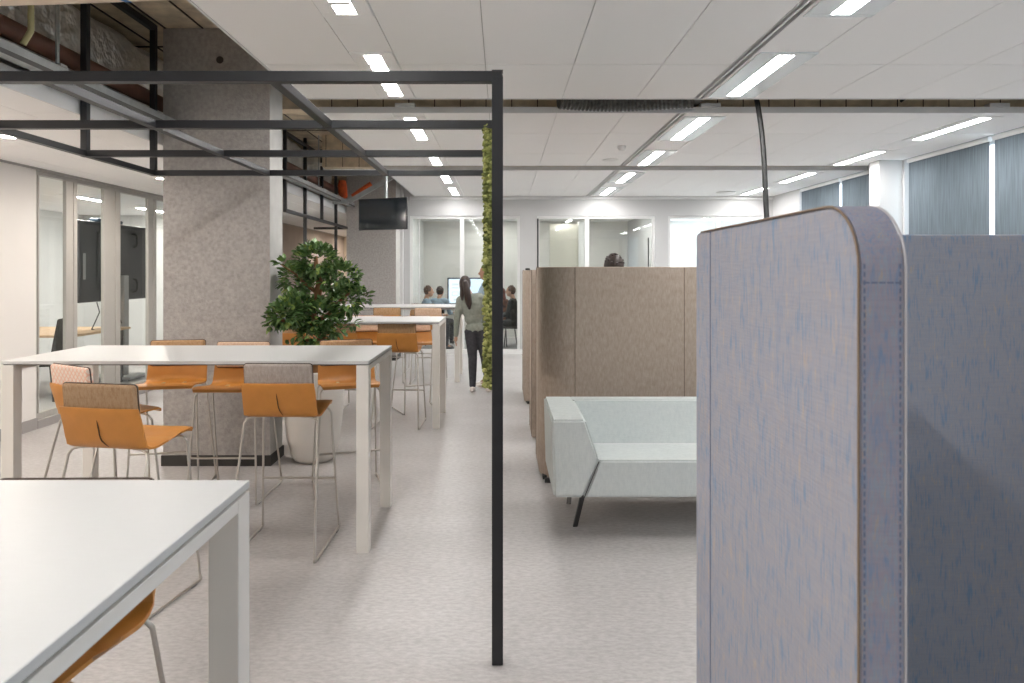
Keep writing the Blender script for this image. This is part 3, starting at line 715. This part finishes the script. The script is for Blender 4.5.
def leafmat():
    m,nt,p=nodes('glossy_leaves'); L=nt.links.new; p.inputs['Roughness'].default_value=.27; p.inputs['Specular IOR Level'].default_value=.7
    g=nt.nodes.new('ShaderNodeNewGeometry'); r=nt.nodes.new('ShaderNodeValToRGB'); e=r.color_ramp.elements
    e[0].position=0; e[0].color=(.045,.095,.03,1); e[1].position=.6; e[1].color=(.14,.24,.085,1)
    x=e.new(.85); x.color=(.15,.26,.08,1); x=e.new(1); x.color=(.32,.42,.10,1)
    L(g.outputs['Random Per Island'],r.inputs['Fac']); L(r.outputs['Color'],p.inputs['Base Color']); return m
bb=B()
for c,rr,n in clumps:
    for i in range(int(n*1.2)):
        d=Vector((rnd.gauss(0,1),rnd.gauss(0,1),rnd.gauss(0,1))).normalized(); q=rnd.uniform(.45,1)**.5
        pos=Vector((c[0]+d.x*rr[0]*q,c[1]+d.y*rr[1]*q,c[2]+d.z*rr[2]*q))
        dd=(d+Vector((rnd.uniform(-.6,.6),rnd.uniform(-.6,.6),rnd.uniform(-.3,.6)))).normalized()
        leafmesh(rnd,bb,pos,dd,rnd.uniform(.05,.078),rnd.uniform(.028,.042))
obj('foliage',bb,leafmat(),t)
o=obj('waste_bin',B().box(-.07,.07,-.12,.12,0,.62,.008).box(-.072,.072,-.122,.122,.60,.625,.004),M['bin'],None,False,(-1.765,6.02,0)); tag(o,'slim black bin between the column and the white plant pot','bin')
# ------------------------------------------------------------------ booths
def path_pts(segs_):
    """dense polyline"""
    out=[]
    for s_ in segs_:
        if s_[0]=='L':
            _,p,q,n=s_
            for i in range(n+1): out.append((p[0]+(q[0]-p[0])*i/n,p[1]+(q[1]-p[1])*i/n))
        else:
            _,c,r,a0,a1,n=s_
            for i in range(n+1):
                a=R(a0+(a1-a0)*i/n); out.append((c[0]+r*math.cos(a),c[1]+r*math.sin(a)))
    res=[out[0]]
    for p in out[1:]:
        if math.hypot(p[0]-res[-1][0],p[1]-res[-1][1])>1e-5: res.append(p)
    return res
def booth(name,lb,cat,loc,rz,W,dep,H,R0,rc,th,m,band,seamx,group,z0=.02,seam_mat='brown_seam',stitches=False,flip=1):
    """local: back centred on x, outer back at y=0, wings run to y=dep. Opening +y."""
    t=thing(name,lb,cat,loc,rz,group); w=W/2
    ee=[dep-R0*(1-math.cos(R(a))) for a in range(0,91,10)]
    left=[(-w,y) for y in ee]+[(-w,y) for y in (dep-R0-.02,)]
    path=left+path_pts([('L',(-w,dep-R0-.03),(-w,rc),6),('A',(-w+rc,rc),rc,180,270,10),('L',(-w+rc,0),(w-rc,0),10),('A',(w-rc,rc),rc,270,360,10),('L',(w,rc),(w,dep-R0-.03),6)])+[(w,y) for y in (dep-R0-.02,)]+[(w,y) for y in ee[::-1]]
    res=[path[0]]
    for p in path[1:]:
        if math.hypot(p[0]-res[-1][0],p[1]-res[-1][1])>1e-5: res.append(p)
    path=res; N=len(path)
    def ht(y,x):
        s_=dep-y
        if s_<R0 and (abs(x)>w-1e-3): return H-R0+math.sqrt(max(0,R0*R0-(R0-s_)**2))
        return H
    bb=B(); rings=[]
    for i,p in enumerate(path):
        a=path[max(0,i-1)]; c=path[min(N-1,i+1)]; tx,ty=c[0]-a[0],c[1]-a[1]; l=math.hypot(tx,ty); tx/=l; ty/=l
        nx_,ny_=-ty,tx   # left of travel = inward for this path direction
        h=ht(p[1],p[0]); r=.010
        pr=[(0,z0),(0,h-r),(.003,h-.003),(r,h),(th-r,h),(th-.003,h-.003),(th,h-r),(th,z0)]
        rings.append([bb.bm.verts.new((p[0]+nx_*o_,p[1]+ny_*o_,z)) for o_,z in pr])
    for a,c in zip(rings,rings[1:]):
        for k in range(8): bb.bm.faces.new((a[k],a[(k+1)%8],c[(k+1)%8],c[k]))
    bb.bm.faces.new(rings[0]); bb.bm.faces.new(rings[-1][::-1])
    body=obj('padded_panel',bb,m,t,True)
    # piping on both edges of each free end and along the top
    for (off,mt) in ((0.0,band[0]),(th,band[1])):
        for s_ in (-1,1):
            xx=s_*(w-off); pts=[(xx,dep+.0005,z0+.01),(xx,dep+.0005,H-R0)]
            for a in range(10,91,10): pts.append((xx,dep-R0*(1-math.cos(R(a)))+.0005,H-R0+R0*math.sin(R(a))))
            pts.append((xx,rc+.02,H))
            obj('piping',B().tube(pts,.0022,6),mt,t,True)
    # seams
    sb_=B(); out=-.0008; sy=.273 if stitches else rc+.01
    for x in seamx:
        sb_.box(x-.0022,x+.0022,out,.002,z0,H-.004)
    for s_ in (-1,1): sb_.box(s_*w-.0012,s_*w+.0012,sy,sy+.0045,z0,H-.004)
    obj('seam',sb_,M[seam_mat],t)
    if stitches:
        sb_=B(); z=z0+.05
        while z<H-R0:
            for s_ in (-1,1):
                for o_ in (.009,th-.009):
                    x=s_*(w-o_); sb_.box(x-.0014,x+.0014,dep-.001,dep+.0014,z,z+.0075,0,1)
            z+=.0125
        for s_ in (-1,1):
            eb=B(); x0,x1=s_*(w-.004),s_*(w-th+.004); o1=.0009
            pf=[(dep+o1,z0),(dep+o1,H-R0)]+[(dep-R0+(R0+o1)*math.cos(R(a)),H-R0+(R0+o1)*math.sin(R(a))) for a in range(10,91,8)]+[(rc+.05,H+o1)]
            A_=[eb.bm.verts.new((x0,y,z)) for y,z in pf]; C_=[eb.bm.verts.new((x1,y,z)) for y,z in pf]
            A2=[eb.bm.verts.new((x0,y-.003 if z<H-R0+.02 else y,z-(.003 if z>=H-R0+.02 else 0))) for y,z in pf]; C2=[eb.bm.verts.new((x1,y-.003 if z<H-R0+.02 else y,z-(.003 if z>=H-R0+.02 else 0))) for y,z in pf]
            for i in range(len(pf)-1):
                eb.bm.faces.new((A_[i],A_[i+1],C_[i+1],C_[i])); eb.bm.faces.new((A2[i],A2[i+1],C2[i+1],C2[i]))
                eb.bm.faces.new((A_[i],A_[i+1],A2[i+1],A2[i])); eb.bm.faces.new((C_[i],C_[i+1],C2[i+1],C2[i]))
            obj('edge_band',eb,M['blue_band'],t,True)
        for k in range(5):
            for s_ in (-1,1):
                x=s_*(w-.012-k*(th-.024)/4); sb_.box(x-.005,x+.005,dep-.001,dep+.0014,1.532,1.535)
        obj('stitching',sb_,M['stitch'],t)
        obj('cross_seam',B().box(-w+.004,-w+th-.004,dep-.001,dep+.0008,1.5265,1.530).box(w-th+.004,w-.004,dep-.001,dep+.0008,1.5265,1.530),M['stitch'],t)
    pl=B().box(-w+.03,w-.03,.015,.05,0,z0+.01).box(-w+.02,-w+.05,.1,dep-.1,0,z0+.01).box(w-.05,w-.02,.1,dep-.1,0,z0+.01)
    obj('plinth',pl,M['base_black'],t)
    sd=min(dep-.1,.62)
    if stitches: return t
    obj('seat_cushion',B().box(-w+th+.004,w-th-.004,th+.005,sd,.34,.46,.03,3),m,t,True)
    obj('seat_base',B().box(-w+th+.01,w-th-.01,th+.01,sd-.05,.05,.34,.01),m,t)
    return t
# near blue booth: opening towards the viewer -> rotate 180
BX0=.548; BW=1.9
booth('blue_booth','large blue and beige woven high backed booth filling the right foreground','booth',(BX0+BW/2,2.07,0),PI,BW,1.02,1.66,.105,.17,.073,M['blue'],(M['pipe_orange'],M['pipe_light']),(),None,.03,'stitch',True)

BC=.285+1.05
g='brown high backed booths in a row'
bd=(M['brown_seam'],M['brown_seam'])
booth('brown_booth','brown fabric high backed booth right behind the pale sofa','booth',(BC,5.0,0),0,2.1,.70,1.588,.09,.26,.06,M['brown'],bd,(-.8,0,.8),g)
booth('brown_booth','brown fabric booth second from the sofa, its side edge just visible','booth',(BC-.01,7.0,0),PI,2.1,.68,1.57,.09,.16,.06,M['brown'],bd,(-.8,0,.8),g)
booth('brown_booth','farthest brown fabric booth, seen edge on near the back glass','booth',(BC-.02,8.0,0),0,2.1,.82,1.57,.09,.16,.06,M['brown'],bd,(-.8,0,.8),g)
tag(obj('booth_hook',B().box(-.03,.03,-.03,.03,0,.03,.008),M['tvframe'],None,False,(.33,8.8,1.57)),'tiny black hook on top of the farthest brown booth','hook')
# sofa
t=thing('sofa','pale green grey two seat sofa in front of the brown booth','sofa',(1.1,4.3,0))
L_=-.815; W_=.815; yf=-.38; yb=.37; zt=.70
def sp(poly,a,b_,bev=.014): return B().prism(poly,'y',a,b_,bev,3)
obj('armrest',sp([(L_,zt),(L_+.195,zt),(L_+.272,.47),(L_+.185,.252),(L_+.012,.252)],yf,yb-.001),M['sofa_side'],t,True)
obj('armrest',sp([(-L_,zt),(-L_-.195,zt),(-L_-.272,.47),(-L_-.185,.252),(-L_-.012,.252)],yf,yb-.001),M['sofa_side'],t,True)
sb_=B(); 
front=[(L_+.275,.468),(L_+.188,.253),(-L_-.188,.253),(-L_-.275,.468)]
V=[]
for (y,dz) in ((yf+.002,0),(.10,-.035),(yb-.01,-.035)):
    V.append([sb_.bm.verts.new((x,y,z+(dz if z>.4 else 0))) for x,z in front])
for a,c in zip(V,V[1:]):
    for k in range(4): sb_.bm.faces.new((a[k],a[(k+1)%4],c[(k+1)%4],c[k]))
sb_.bm.faces.new(V[0]); sb_.bm.faces.new(V[-1][::-1])
bmesh.ops.bevel(sb_.bm,geom=[e for e in sb_.bm.edges if all(abs(v.co.y-yf)<.01 for v in e.verts)],offset=.012,segments=3,affect='EDGES')
obj('seat',sb_,M['sofa'],t,True)
bk=B(); 
A=[bk.bm.verts.new((x,y,z)) for x,y,z in ((L_+.285,.135,.432),(L_+.20,.24,.694),(L_+.20,yb-.012,.694),(L_+.285,yb-.012,.432))]
C=[bk.bm.verts.new((-x.co.x,x.co.y,x.co.z)) for x in A]
fs=[bk.bm.faces.new(A),bk.bm.faces.new(C[::-1])]
for k in range(4): fs.append(bk.bm.faces.new((A[k],C[k],C[(k+1)%4],A[(k+1)%4])))
obj('backrest',bk,M['sofa'],t,True)
obj('back_seam',B().box(L_+.28,-L_-.28,.128,.136,.428,.436),M['fascia'],t)
obj('top_band',B().box(L_+.18,-L_-.18,.262,yb-.003,.672,zt+.0,.01,3),M['sofa'],t,True)
for s_ in (-1,1):
    obj('leg',B().bar((s_*(-L_-.185-.0),yf+.05,.26),(s_*(-L_-.16),yf+.235,.004),.028,.012).bar((s_*(-L_-.185),yf+.04,.258),(s_*(-L_-.185),yb-.06,.258),.02,.012),M['steel'],t)
    obj('leg',B().bar((s_*(-L_-.185),yb-.08,.26),(s_*(-L_-.16),yb-.12,.004),.028,.012),M['steel'],t)
    obj('front_seam',B().bar((s_*(-L_-.186),yf-.001,.252),(s_*(-L_-.272),yf-.001,.462),.005,.004),M['steel'],t)
# hanging screen
t=thing('hanging_screen','black flat screen hanging from the ceiling in front of far column','screen',(-1.68,9.6,CZ+.815),R(-22))
obj('screen_panel',B().box(-.392,.392,-.008,.03,-.222,.222,.006),M['tvframe'],t)
obj('display',B().box(-.382,.382,-.0105,-.008,-.212,.212),M['screen_black'],t)
obj('mount_pole',B().box(-.012,.028,.05,.09,-.05,SOF-CZ-.815).box(-.1,.1,.03,.06,-.1,.1),M['galv'],t)
# mobile display in left room
t=thing('display_board','large dark display seen from behind on a grey stand inside the glazed left room','display',(-5.6,9.9,0))
obj('screen_housing',B().box(-.05,.05,-.93,.93,1.14,2.24,.02,2).box(.05,.075,-.55,.55,1.3,2.1,.01),M['equip'],t)
for y in (.93,.34):
    for z in (1.35,2.02):
        if y>.9: obj('handle',B().tube([(0,y-.01,z-.1),(0,y+.07,z-.09),(0,y+.09,z-.05),(0,y+.09,z+.05),(0,y+.07,z+.09),(0,y-.01,z+.1)],.016,8),M['tvframe'],t,True)
        else: obj('handle',B().tube([(.06,y,z-.1),(.11,y,z-.09),(.13,y,z-.05),(.13,y,z+.05),(.11,y,z+.09),(.06,y,z+.1)],.016,8),M['tvframe'],t,True)
obj('label_strip',B().box(.05,.053,-.86,-.80,1.45,1.80),M['stand_grey'],t)
obj('stand_column',B().box(.08,.16,-.06,.06,.06,1.50,.01).box(-.3,.35,-.25,.25,.02,.06,.01),M['stand_grey'],t)
for x in (-.25,.3):
    for y in (-.2,.2): obj('caster',B().ball((x,y,.025),.025,1),M['tvframe'],t)
tag(obj('camera_bar',B().box(-.06,.08,-.35,.25,0,.05,.015),M['bar_blue'],None,False,(-5.6,9.7,2.24)),'dark blue bar lying on top of the big display in the left room','bar')
tag(obj('hanging_cable',B().tube([(-5.52,9.3,1.14),(-5.5,9.33,1.0),(-5.5,9.25,.9),(-5.5,9.15,.78),(-5.5,9.2,.772)],.008,6),M['cable'],None,True),'thin black cables hanging below the display in the left room','cable')
tag(obj('hanging_cable',B().tube([(-5.52,9.75,1.14),(-5.48,9.7,1.0),(-5.5,9.8,.9),(-5.48,9.85,.8),(-5.5,9.9,.775)],.008,6),M['cable'],None,True),'looped black cable behind the glazing left of the display stand','cable')
t=thing('meeting_table','light wood table inside the glazed left room under the display','table',(-5.9,9.0,0))
obj('tabletop',B().box(-.9,.6,-.6,.75,.74,.77,.004),M['wood'],t)
for x in (-.8,.5):
    for y in (-.5,.65): obj('leg',B().box(x-.03,x+.03,y-.03,y+.03,0,.74),M['steel'],t)
def chair(lb,x,y,rz,hb=.95,mt='chairdark',cat='chair'):
    t=thing('office_chair',lb,cat,(x,y,0),R(rz))
    obj('seat',B().box(-.23,.23,-.22,.24,.42,.47,.02,2),M[mt],t,True)
    bb=B(); 
    for i in range(7):
        pass
    bb.prism([(-.20,.46),(-.25,.72),(-.29,hb),(-.26,hb+.01),(-.21,.72),(-.17,.46)],'x',-.22,.22,.01)
    obj('backrest',bb,M[mt],t,True)
    for sx in (-1,1):
        for sy in (-1,1): obj('leg',B().tube([(sx*.18,sy*.17,.43),(sx*.22,sy*.22,0)],.012,8),M['steel'],t)
    return t
chair('dark brown upholstered chair behind the glazing at the near end of the wooden table',-5.62,8.30,105,.98)
# ------------------------------------------------------------------ people
BASE=dict(head=(0,.0,.932),neck=(0,-.008,.86),chest=(0,0,.76),waist=(0,0,.63),pelvis=(0,0,.535),
 shL=(-.105,0,.815),shR=(.105,0,.815),elL=(-.135,-.01,.64),elR=(.135,-.01,.64),wrL=(-.14,.03,.495),wrR=(.14,.03,.495),
 hpL=(-.05,0,.52),hpR=(.05,0,.52),knL=(-.055,.012,.285),knR=(.055,.012,.285),anL=(-.057,-.01,.05),anR=(.057,-.01,.05))
def cone(b,p,q,r0,r1,n=12):
    b.tube([p,q],[r0,r1],n); b.ball(p,r0,1); b.ball(q,r1,1)
def person(lb,loc,rz,h,pose,top,bottom,hair,shoes,skin='skin',style='short',tilt=0,group=None,vox=.011):
    J={k:Vector(v)*h for k,v in {**BASE,**pose}.items()}
    t=thing('person',lb,'person',loc,R(rz),group)
    def torso(b,s):
        b.ball(J['chest'],(.092*h*s,.062*h*s,.085*h*s),2); b.ball((J['chest']+J['waist'])/2,(.082*h*s,.055*h*s,.08*h*s),2)
        b.ball(J['waist'],(.076*h*s,.052*h*s,.07*h*s),2); b.ball(J['pelvis'],(.09*h*s,.062*h*s,.06*h*s),2)
        c=(J['shL']+J['shR'])/2; cone(b,J['shL']*.85+c*.15,J['shR']*.85+c*.15,.036*h*s,.036*h*s); cone(b,c,J['chest'],.05*h*s,.07*h*s)
    def arm(b,s,w):
        for q in 'LR':
            cone(b,J['sh'+q],J['el'+q],.032*h*s,.025*h*s); e=J['wr'+q]; 
            if w: e=J['el'+q]+(J['wr'+q]-J['el'+q])*w
            cone(b,J['el'+q],e,.025*h*s,(.016 if not w else .019)*h*s)
    def legs(b,s,endz=.0):
        for q in 'LR':
            cone(b,J['hp'+q],J['kn'+q],.054*h*s,.036*h*s); k=J['kn'+q]; a=J['an'+q]
            m=k+(a-k)*.35; cone(b,k,m,.036*h*s,.034*h*s); cone(b,m,a,.034*h*s,.022*h*s if s<=1 else .026*h*s)
    b=B(); torso(b,.93); arm(b,.9,0); legs(b,.9)
    hd=J['head']; nk=J['neck']; cone(b,nk+(J['chest']-nk)*.3,nk,.034*h,.029*h); cone(b,nk,hd+Vector((0,0,-.03*h)),.029*h,.03*h)
    b.ball(hd,(.044*h,.056*h,.066*h),3); b.ball(hd+Vector((0,.018*h,-.034*h)),(.03*h,.036*h,.032*h),2)
    b.ball(hd+Vector((0,.060*h,-.012*h)),(.007*h,.012*h,.014*h),1)
    for s_ in (-1,1): b.ball(hd+Vector((s_*.046*h,-.002*h,-.008*h)),(.006*h,.012*h,.018*h),1)
    for q,s_ in (('L',-1),('R',1)):
        w_=J['wr'+q]; d=(w_-J['el'+q]).normalized(); side=Vector((0,1,0)); side=(side-d*side.dot(d)).normalized(); pal=w_+d*.03*h
        cone(b,w_,pal,.014*h,.017*h,10)
        for f in range(4):
            o_=side*((f-1.5)*.0105*h); p0=pal+d*.01*h+o_; L=[.04,.046,.043,.033][f]*h; nrm=d.cross(side)*s_*-1
            p1=p0+d*L*.5+nrm*.003*h; p2=p0+d*L+nrm*.012*h
            b.tube([p0,p1,p2],[.0055*h,.005*h,.004*h],7)
        b.tube([w_+side*.012*h+d*.01*h,w_+side*.03*h+d*.03*h,w_+side*.032*h+d*.05*h],[.0075*h,.006*h,.005*h],7)
    for q in 'LR':
        a=J['an'+q]; cone(b,a,a+Vector((0,.06*h,-.03*h)),.02*h,.014*h,10)
    body=obj('body',b,M[skin],t); remesh(body,.0085,2)
    for s_ in (-1,1): obj('eye',B().ball(hd+Vector((s_*.018*h,.0505*h,.004*h)),(.006*h,.003*h,.003*h),1),M['cable'],t)
    b=B(); torso(b,1.06); arm(b,1.15,.93); o=obj('top',b,M[top],t); remesh(o,vox,2)
    b=B(); b.ball(J['pelvis']+Vector((0,0,-.01*h)),(.088*h,.064*h,.055*h),2); legs(b,1.08); o=obj('trousers',b,M[bottom],t); remesh(o,vox,2)
    for q in 'LR':
        a=J['an'+q]; z=a.z-.05*h
        b=B().ball((a.x,a.y+.028*h,z+.018*h),(.028*h,.075*h,.018*h),2).ball((a.x,a.y-.004*h,z+.03*h),(.025*h,.035*h,.026*h),2)
        bmesh.ops.transform(b.bm,matrix=Matrix.Translation((0,0,.0)),verts=b.bm.verts)
        for v in b.bm.verts: v.co.z=max(v.co.z,z+.002)
        obj('shoe',b,M[shoes],t,True)
    b=B()
    b.ball(hd+Vector((0,-.012*h,.012*h)),(.05*h,.055*h,.062*h),3)
    hb=obj
    # cut the face: keep verts behind the face plane
    kill=[f for f in b.bm.faces if f.calc_center_median().y>hd.y+.022*h and f.calc_center_median().z<hd.z+.04*h]
    kill+=[f for f in b.bm.faces if f.calc_center_median().z<hd.z-.03*h and f.calc_center_median().y>hd.y-.02*h]
    bmesh.ops.delete(b.bm,geom=list(set(kill)),context='FACES')
    if style=='tail':
        b.ball(hd+Vector((0,-.03*h,-.02*h)),(.048*h,.04*h,.06*h),2)
        b.tube([hd+Vector(v)*h for v in ((0,-.05,.03),(.008,-.085,.01),(.018,-.09,-.05),(.028,-.088,-.11),(.038,-.082,-.17),(.042,-.076,-.215))],[.016*h,.026*h,.030*h,.032*h,.026*h,.008*h],12)
        b.tube([hd+Vector(v)*h for v in ((-.02,-.045,-.03),(-.025,-.06,-.09),(-.02,-.07,-.14))],[.02*h,.018*h,.005*h],8)
    if style=='long':
        b.ball(hd+Vector((0,-.03*h,-.05*h)),(.052*h,.035*h,.09*h),2); b.tube([hd+Vector(v)*h for v in ((.0,-.03,-.06),(.0,-.035,-.15),(.0,-.03,-.2))],[.045*h,.04*h,.02*h],10)
    if style=='short':
        r_=random.Random(5)
        for i in range(60):
            a=r_.uniform(0,2*PI); e=r_.uniform(.1,1.4); d=Vector((math.cos(a)*math.cos(e),math.sin(a)*math.cos(e),math.sin(e)))
            if d.y>.5 and d.z<.55: continue
            c=hd+Vector((d.x*.048*h,d.y*.052*h-.012*h,d.z*.062*h+.012*h)); b.ball(c,(.009*h,.009*h,.006*h),1)
    o=obj('hair',b,M[hair],t,True)
    if style=='tail': obj('hair_clip',B().ball(hd+Vector((0,-.068*h,.035*h)),(.018*h,.01*h,.012*h),1),M['equip'],o)
    return t
lean=dict(head=(-.125,.0,.930),neck=(-.10,0,.865),chest=(-.075,0,.765),waist=(-.055,0,.64),pelvis=(-.035,0,.545),shL=(-.165,0,.800),shR=(.01,0,.82),
 elL=(-.195,.0,.63),wrL=(-.205,.02,.475),elR=(.05,.03,.67),wrR=(.035,.10,.56),hpL=(-.075,0,.53),hpR=(.008,0,.53),knL=(-.06,.005,.285),knR=(.045,.03,.29),anL=(-.06,0,.05),anR=(.078,.0,.05))
person('woman with long brown ponytail, sage sweater and dark jeans, standing with her back turned','' and 0 or (-.29,8.82,0),0,1.50,lean,'sweater','jeans_dark','hair_dark','shoe',style='tail')
person('person with dark hair in a denim jacket, standing mostly hidden behind the moss panel',(-.21,9.25,0),95,1.66,dict(elL=(-.12,-.01,.64),wrL=(-.115,.02,.495),elR=(.12,-.01,.64),wrR=(.115,.02,.495)),'denim','jeans_dark','hair_dark','shoe',skin='skin_dark')
person('person with short dark hair whose hair top shows above the brown booth',(.975,6.02,0),25,1.70,{},'shirt_dark','jeans_dark','hair_dark','shoe')
sit=dict(head=(0,.03,.715),neck=(0,.0,.645),chest=(0,0,.545),waist=(0,-.01,.40),pelvis=(0,0,.315),shL=(-.105,0,.595),shR=(.105,0,.595),elL=(-.13,.05,.43),elR=(.13,.05,.43),wrL=(-.10,.19,.42),wrR=(.10,.19,.42),
 hpL=(-.055,.01,.31),hpR=(.055,.01,.31),knL=(-.07,.25,.30),knR=(.07,.25,.30),anL=(-.07,.24,.05),anR=(.07,.24,.05))
def seated(lb,x,y,rz,h,*a,**k):
    person(lb,(x,y,0),rz,h,sit,*a,**k)
seated('seated person with brown hair and light blue shirt behind the back glass, left one',-1.52,13.75,-80,1.62,'shirt_blue','jeans_dark','hair_brown','equip')
seated('seated person with dark hair behind the back glass, left of the bright screen',-1.33,14.5,-20,1.58,'shirt_blue','jeans_dark','hair_dark','equip')
seated('seated person in dark clothes facing left behind the glass beside the brown booths',.22,13.8,80,1.62,'shirt_dark','shirt_dark','hair_brown','equip')
seated('seated person with auburn hair and dark plaid top behind glass beside the black post',.02,14.45,60,1.55,'plaid','shirt_dark','hair_red','equip',style='long')
chair('dark chair under the person in blue shirt behind the back glass',-1.52,13.75,-80,.8)
chair('dark chair under the dark haired person left of the bright screen',-1.33,14.5,-20,.8)
chair('dark chair under the person in dark clothes facing left behind the glass',.22,13.8,80,.8)
chair('dark chair under the person with auburn hair behind the glass',.02,14.45,60,.8)
# lit screen
t=thing('monitor','bright blue and white monitor glowing behind the back glass by the ponytail','screen',(-.74,15.75,0))
obj('housing',B().box(-.52,.52,0,.05,.80,1.42,.008),M['tvframe'],t)
obj('display',B().box(-.49,.49,-.004,0,.83,1.39),M['screen_lit'],t)
obj('display_page',B().box(-.46,-.22,-.007,-.004,.86,1.36),M['icon_white'],t)
obj('display_icons',B().box(-.42,-.26,-.010,-.007,1.24,1.29).box(-.42,-.26,-.010,-.007,1.17,1.20).box(-.42,-.40,-.010,-.007,1.0,1.1).box(-.28,-.26,-.010,-.007,1.0,1.1).box(-.42,-.26,-.010,-.007,1.08,1.1).box(-.42,-.26,-.010,-.007,1.0,1.02).box(-.38,-.30,-.010,-.007,.89,.93),M['icon'],t)
obj('stand',B().box(-.04,.04,.01,.05,.05,.82).box(-.3,.3,-.2,.25,0,.05,.01),M['stand_grey'],t)
